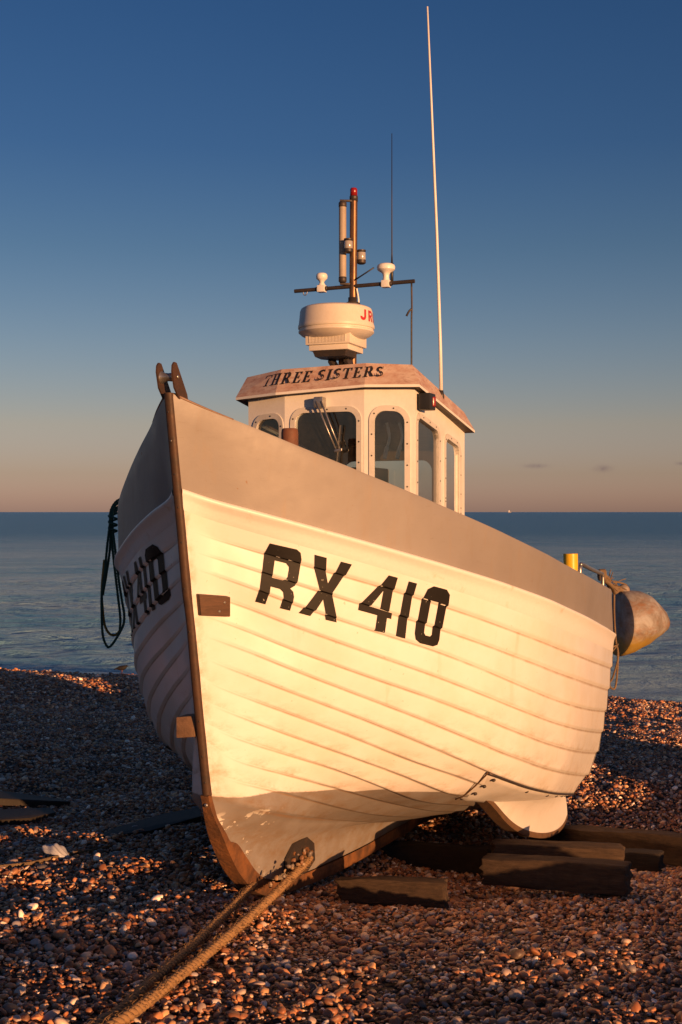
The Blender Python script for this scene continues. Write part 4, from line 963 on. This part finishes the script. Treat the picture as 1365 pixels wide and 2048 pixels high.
timber(at(1060,1652,8.95),at(1490,1683,7.60),.20,.14,'long timber running out of the picture at the right edge',TM[0])
timber(at(1190,1703,7.75),at(1319,1708,7.55),.12,.12,'short dark timber block under the long one at the right edge',TM[1])
timber(at(672,1757,6.15),at(888,1763,5.93),.13,.08,'timber baulk under the keel with its sawn end facing right, left of the others',TM[0])
timber(at(745,1686,7.75),at(975,1699,7.05),.20,.12,'timber beam in the dark beneath the hull, behind the keel',TM[1])
# dark boards on the left
def board(P,th,label,name='driftwood_board'):
    n=len(P); mb=MB(); mb.add([p for p in P]+[p-UP*th for p in P],[tuple(range(n))[::-1],tuple(range(n,2*n))]+[(k,(k+1)%n,n+(k+1)%n,n+k) for k in range(n)])
    o=mb.build(name,M['plank'],loc=sum(P)/n,smooth=False); return tag(o,label,'board','driftwood boards left of the boat')
def gu(u,v,h=0.): return gp(u,v)+UP*h
board([gu(190,1680,.015),gu(300,1668,.02),gu(402,1648,.05),gu(400,1632,.06),gu(330,1642,.05),gu(230,1665,.03)],.035,'tapering dark board lying beside the shaded starboard bow')
board([gu(-60,1668,.07),gu(60,1652,.05),gu(112,1634,.03),gu(100,1624,.03),gu(-60,1640,.06)],.05,'thick dark board at the left edge, in front of the other one')
board([gu(-60,1625,.10),gu(70,1618,.05),gu(140,1612,.03),gu(120,1606,.03),gu(-60,1602,.10)],.04,'dark board at the left edge, behind the thicker one')
# plastic bag
bc=gu(113,1716,.03); bm=bmesh.new(); bmesh.ops.create_icosphere(bm,subdivisions=4,radius=1.)
for q in bm.verts:
    x,y,z=q.co; w=1-.55*max(0,x)**2-.2*max(0,-x)
    d=.16*math.sin(5*x+2*z)+.12*math.sin(9*y+4*x)+.08*math.sin(17*z+11*x)
    q.co=Vector(((x*.085)*(1+.1*d),y*.045*w*(1+d),max(z,-.6)*.032*w*(1+d*1.3)-x*.012))
me=bpy.data.meshes.new('plastic_bag'); bm.to_mesh(me); bm.free(); me.materials.append(mat('white_polythene',(.42,.43,.48),.4)); me.polygons.foreach_set('use_smooth',[True]*len(me.polygons))
o=bpy.data.objects.new('plastic_bag',me); C.objects.link(o); o.location=tuple(bc); o.rotation_euler=(0,.1,-.35); tag(o,'crumpled white plastic bag lying on the shingle','plastic bag')
P=[gu(u,v,.018) for u,v in [(-60,1748),(0,1741),(60,1734),(110,1722),(150,1713),(190,1706),(222,1698)]]
o=rope(catmull(P,6),.010,3,.05,.01).build('thin_rope',M['twine'],loc=P[2]); tag(o,'thin old rope half buried in shingle beside the plastic bag','rope')
# wading bird at the water's edge
bp=at(245,1346,21.6); bp[2]=float(ground(bp[0],bp[1]))+.17
M['bird']=wear('mottled_brown_plumage',(.007,.006,.006),(.014,.011,.010),40,.4,.7,.8,bump=.1); M['legs']=mat('orange_legs',(.25,.09,.03),.6)
B_=lambda x,z,y=0.: bp-UP*.17+V(x,y,z+.17)*.78
P=catmull([B_(-.16,.0),B_(-.12,.012),B_(-.07,.02),B_(-.01,.025),B_(.04,.035),B_(.075,.055),B_(.10,.065),B_(.12,.06)],4)
rr=.78*np.interp(np.linspace(0,1,len(P)),[0,.12,.3,.5,.68,.80,.9,1],[.008,.022,.048,.056,.044,.028,.030,.012])
bird=MB().add(*tube(P,rr,14)).build('shore_bird',M['bird'],loc=bp-UP*.17); tag(bird,'small dark wading bird standing on the crest of the shingle at the water','bird')
MB().add(*tube([B_(.115,.062),B_(.155,.050)],[.007,.002],8)).build('beak',M['black'],bird)
MB().add(*tube([B_(-.13,.012),B_(-.2,-.012)],[.016,.004],8)).build('tail',M['bird'],bird)
for y_ in(-.02,.02): MB().add(*tube([B_(.0,-.02,y_),B_(-.01,-.09,y_),B_(.0,-.165,y_),B_(.03,-.17,y_)],[.006,.004,.004,.003],6)).build('leg',M['legs'],bird)
# far ship
sc_=at(1020,1023.5,9000.); sc_[2]=SEA; hull=MB()
L_=26.; hull.add([sc_+V(x,y,z) for x,y,z in [(-L_/2,-3,0),(L_/2-3,-3,0),(L_/2-3,3,0),(-L_/2,3,0),(-L_/2,-3,5),(L_/2,-3,7),(L_/2,3,7),(-L_/2,3,5)]],[(0,1,2,3),(4,7,6,5),(0,4,5,1),(1,5,6,2),(2,6,7,3),(3,7,4,0)])
ship=hull.build('distant_ship',mat('ship_grey',(.25,.24,.25),.6),loc=sc_,smooth=False); tag(ship,'tiny ship on the horizon at right of the wheelhouse','ship')
MB().add(*box(sc_+V(-5,0,11),V(4,0,0),V(0,2.4,0),V(0,0,5),.3)).build('bridge',M['white'],ship,smooth=False)
MB().add(*tube([sc_+V(-5,0,15),sc_+V(-5,0,24)],[.5,.3],8)).build('mast',M['white'],ship)
# ------------------------------------------------------------------ light, sky, camera
AZ=math.radians(34.0); EL=math.radians(4.7)
sd=V(math.sin(AZ)*math.cos(EL),-math.cos(AZ)*math.cos(EL),math.sin(EL))      # towards the sun: behind the camera, to its right
L=bpy.data.lights.new('sun','SUN'); L.energy=4.8; L.angle=math.radians(.53); L.color=(1.,.49,.20)
so=bpy.data.objects.new('sun',L); C.objects.link(so); so.rotation_euler=Vector(sd).to_track_quat('Z','Y').to_euler(); so.location=(3,-6,6)
w=bpy.data.worlds.new('World'); bpy.context.scene.world=w; w.use_nodes=True; nt=w.node_tree
bg=nt.nodes['Background']; sky=nt.nodes.new('ShaderNodeTexSky'); sky.sky_type='NISHITA'; sky.sun_disc=False
sky.sun_elevation=EL; sky.sun_rotation=math.pi-AZ; sky.altitude=0; sky.air_density=1.0; sky.dust_density=.6; sky.ozone_density=4.0
# the sky's own colour by height: dusty rose at the sea horizon, deep blue overhead
tcw=nt.nodes.new('ShaderNodeTexCoord'); sep=nt.nodes.new('ShaderNodeSeparateXYZ'); nt.links.new(tcw.outputs['Generated'],sep.inputs[0])
cr=nt.nodes.new('ShaderNodeValToRGB'); nt.links.new(sep.outputs['Z'],cr.inputs[0]); SK=[(0.,(3.2,2.16,3.05)),(.031,(3.0,1.75,1.86)),(.0715,(3.4,1.67,1.35)),(.134,(2.7,1.48,1.24)),(.213,(1.75,1.18,1.07)),(.289,(1.15,.96,1.03)),(.39,(.92,.88,1.0)),(1.,(.9,.8,.9))]
while len(cr.color_ramp.elements)<len(SK): cr.color_ramp.elements.new(.5)
for e,(q,c) in zip(cr.color_ramp.elements,SK): e.position=q; e.color=(*[x/4 for x in c],1)
def vm(op,a,b):
    x=nt.nodes.new('ShaderNodeVectorMath'); x.operation=op
    for i,q in enumerate((a,b)):
        if isinstance(q,tuple): x.inputs[i].default_value=q
        else: nt.links.new(q,x.inputs[i])
    return x.outputs[0]
skyc=vm('MINIMUM',vm('MULTIPLY',vm('MULTIPLY',sky.outputs[0],cr.outputs['Color']),(4,4,4)),(5.,4.6,4.6))
# two small dusk clouds low over the sea to the right
mk=None
for u,v,a_,b_ in ((1207,937,15.,6.),(1072,932,20.,4.),(1362,927,8.,3.)):
    dx=nt.nodes.new('ShaderNodeVectorMath'); dx.operation='NORMALIZE'; nt.links.new(tcw.outputs['Generated'],dx.inputs[0])
    d=nrm(V((u-682.5)/FPX,1,(1024-v)/FPX)); e1=nrm(V(d[1],-d[0],0)); e2=np.cross(e1,d)
    def dot(e,k):
        x=nt.nodes.new('ShaderNodeVectorMath'); x.operation='DOT_PRODUCT'; nt.links.new(dx.outputs[0],x.inputs[0]); x.inputs[1].default_value=tuple(float(q)*k for q in e); return x.outputs['Value']
    def mm(op,a,b=0.):
        x=nt.nodes.new('ShaderNodeMath'); x.operation=op
        for i,q in enumerate((a,b)):
            if isinstance(q,(int,float)): x.inputs[i].default_value=q
            else: nt.links.new(q,x.inputs[i])
        return x.outputs[0]
    X_,Y_=dot(e1,FPX/a_),dot(e2,FPX/b_); fwd_=mm('GREATER_THAN',dot(d,1.),.9)
    nz_=nt.nodes.new('ShaderNodeTexNoise'); nz_.inputs['Scale'].default_value=260; nz_.inputs['Detail'].default_value=4; nt.links.new(dx.outputs[0],nz_.inputs['Vector'])
    r2=mm('ADD',mm('MULTIPLY',X_,X_),mm('MULTIPLY',Y_,Y_)); m1=mm('MULTIPLY',mm('POWER',2.718,mm('MULTIPLY',r2,-1.)),mm('MULTIPLY',mm('MULTIPLY',nz_.outputs['Fac'],1.6),fwd_))
    mk=m1 if mk is None else mm('MAXIMUM',mk,m1)
mx=nt.nodes.new('ShaderNodeMix'); mx.data_type='RGBA'; nt.links.new(mm('MULTIPLY',mk,.75),mx.inputs['Factor']); nt.links.new(skyc,mx.inputs[6])
nt.links.new(vm('MULTIPLY',skyc,(.62,.58,.72)),mx.inputs[7]); skyc=mx.outputs[2]
nt.links.new(skyc,bg.inputs[0]); bg.inputs[1].default_value=.07
cam=bpy.data.cameras.new('camera'); co_=bpy.data.objects.new('camera',cam); C.objects.link(co_)
cam.sensor_fit='VERTICAL'; cam.sensor_height=36.; cam.lens=FPX/2048*36; cam.clip_start=.05; cam.clip_end=120000
co_.location=(0,0,EYE); co_.rotation_euler=(math.pi/2,0,0)
S=bpy.context.scene; S.camera=co_
S.view_settings.view_transform='Standard'; S.view_settings.look='None'; S.view_settings.exposure=.5; S.view_settings.gamma=1; S.view_settings.use_curve_mapping=False
try: S.cycles.use_denoising=True
except Exception: pass
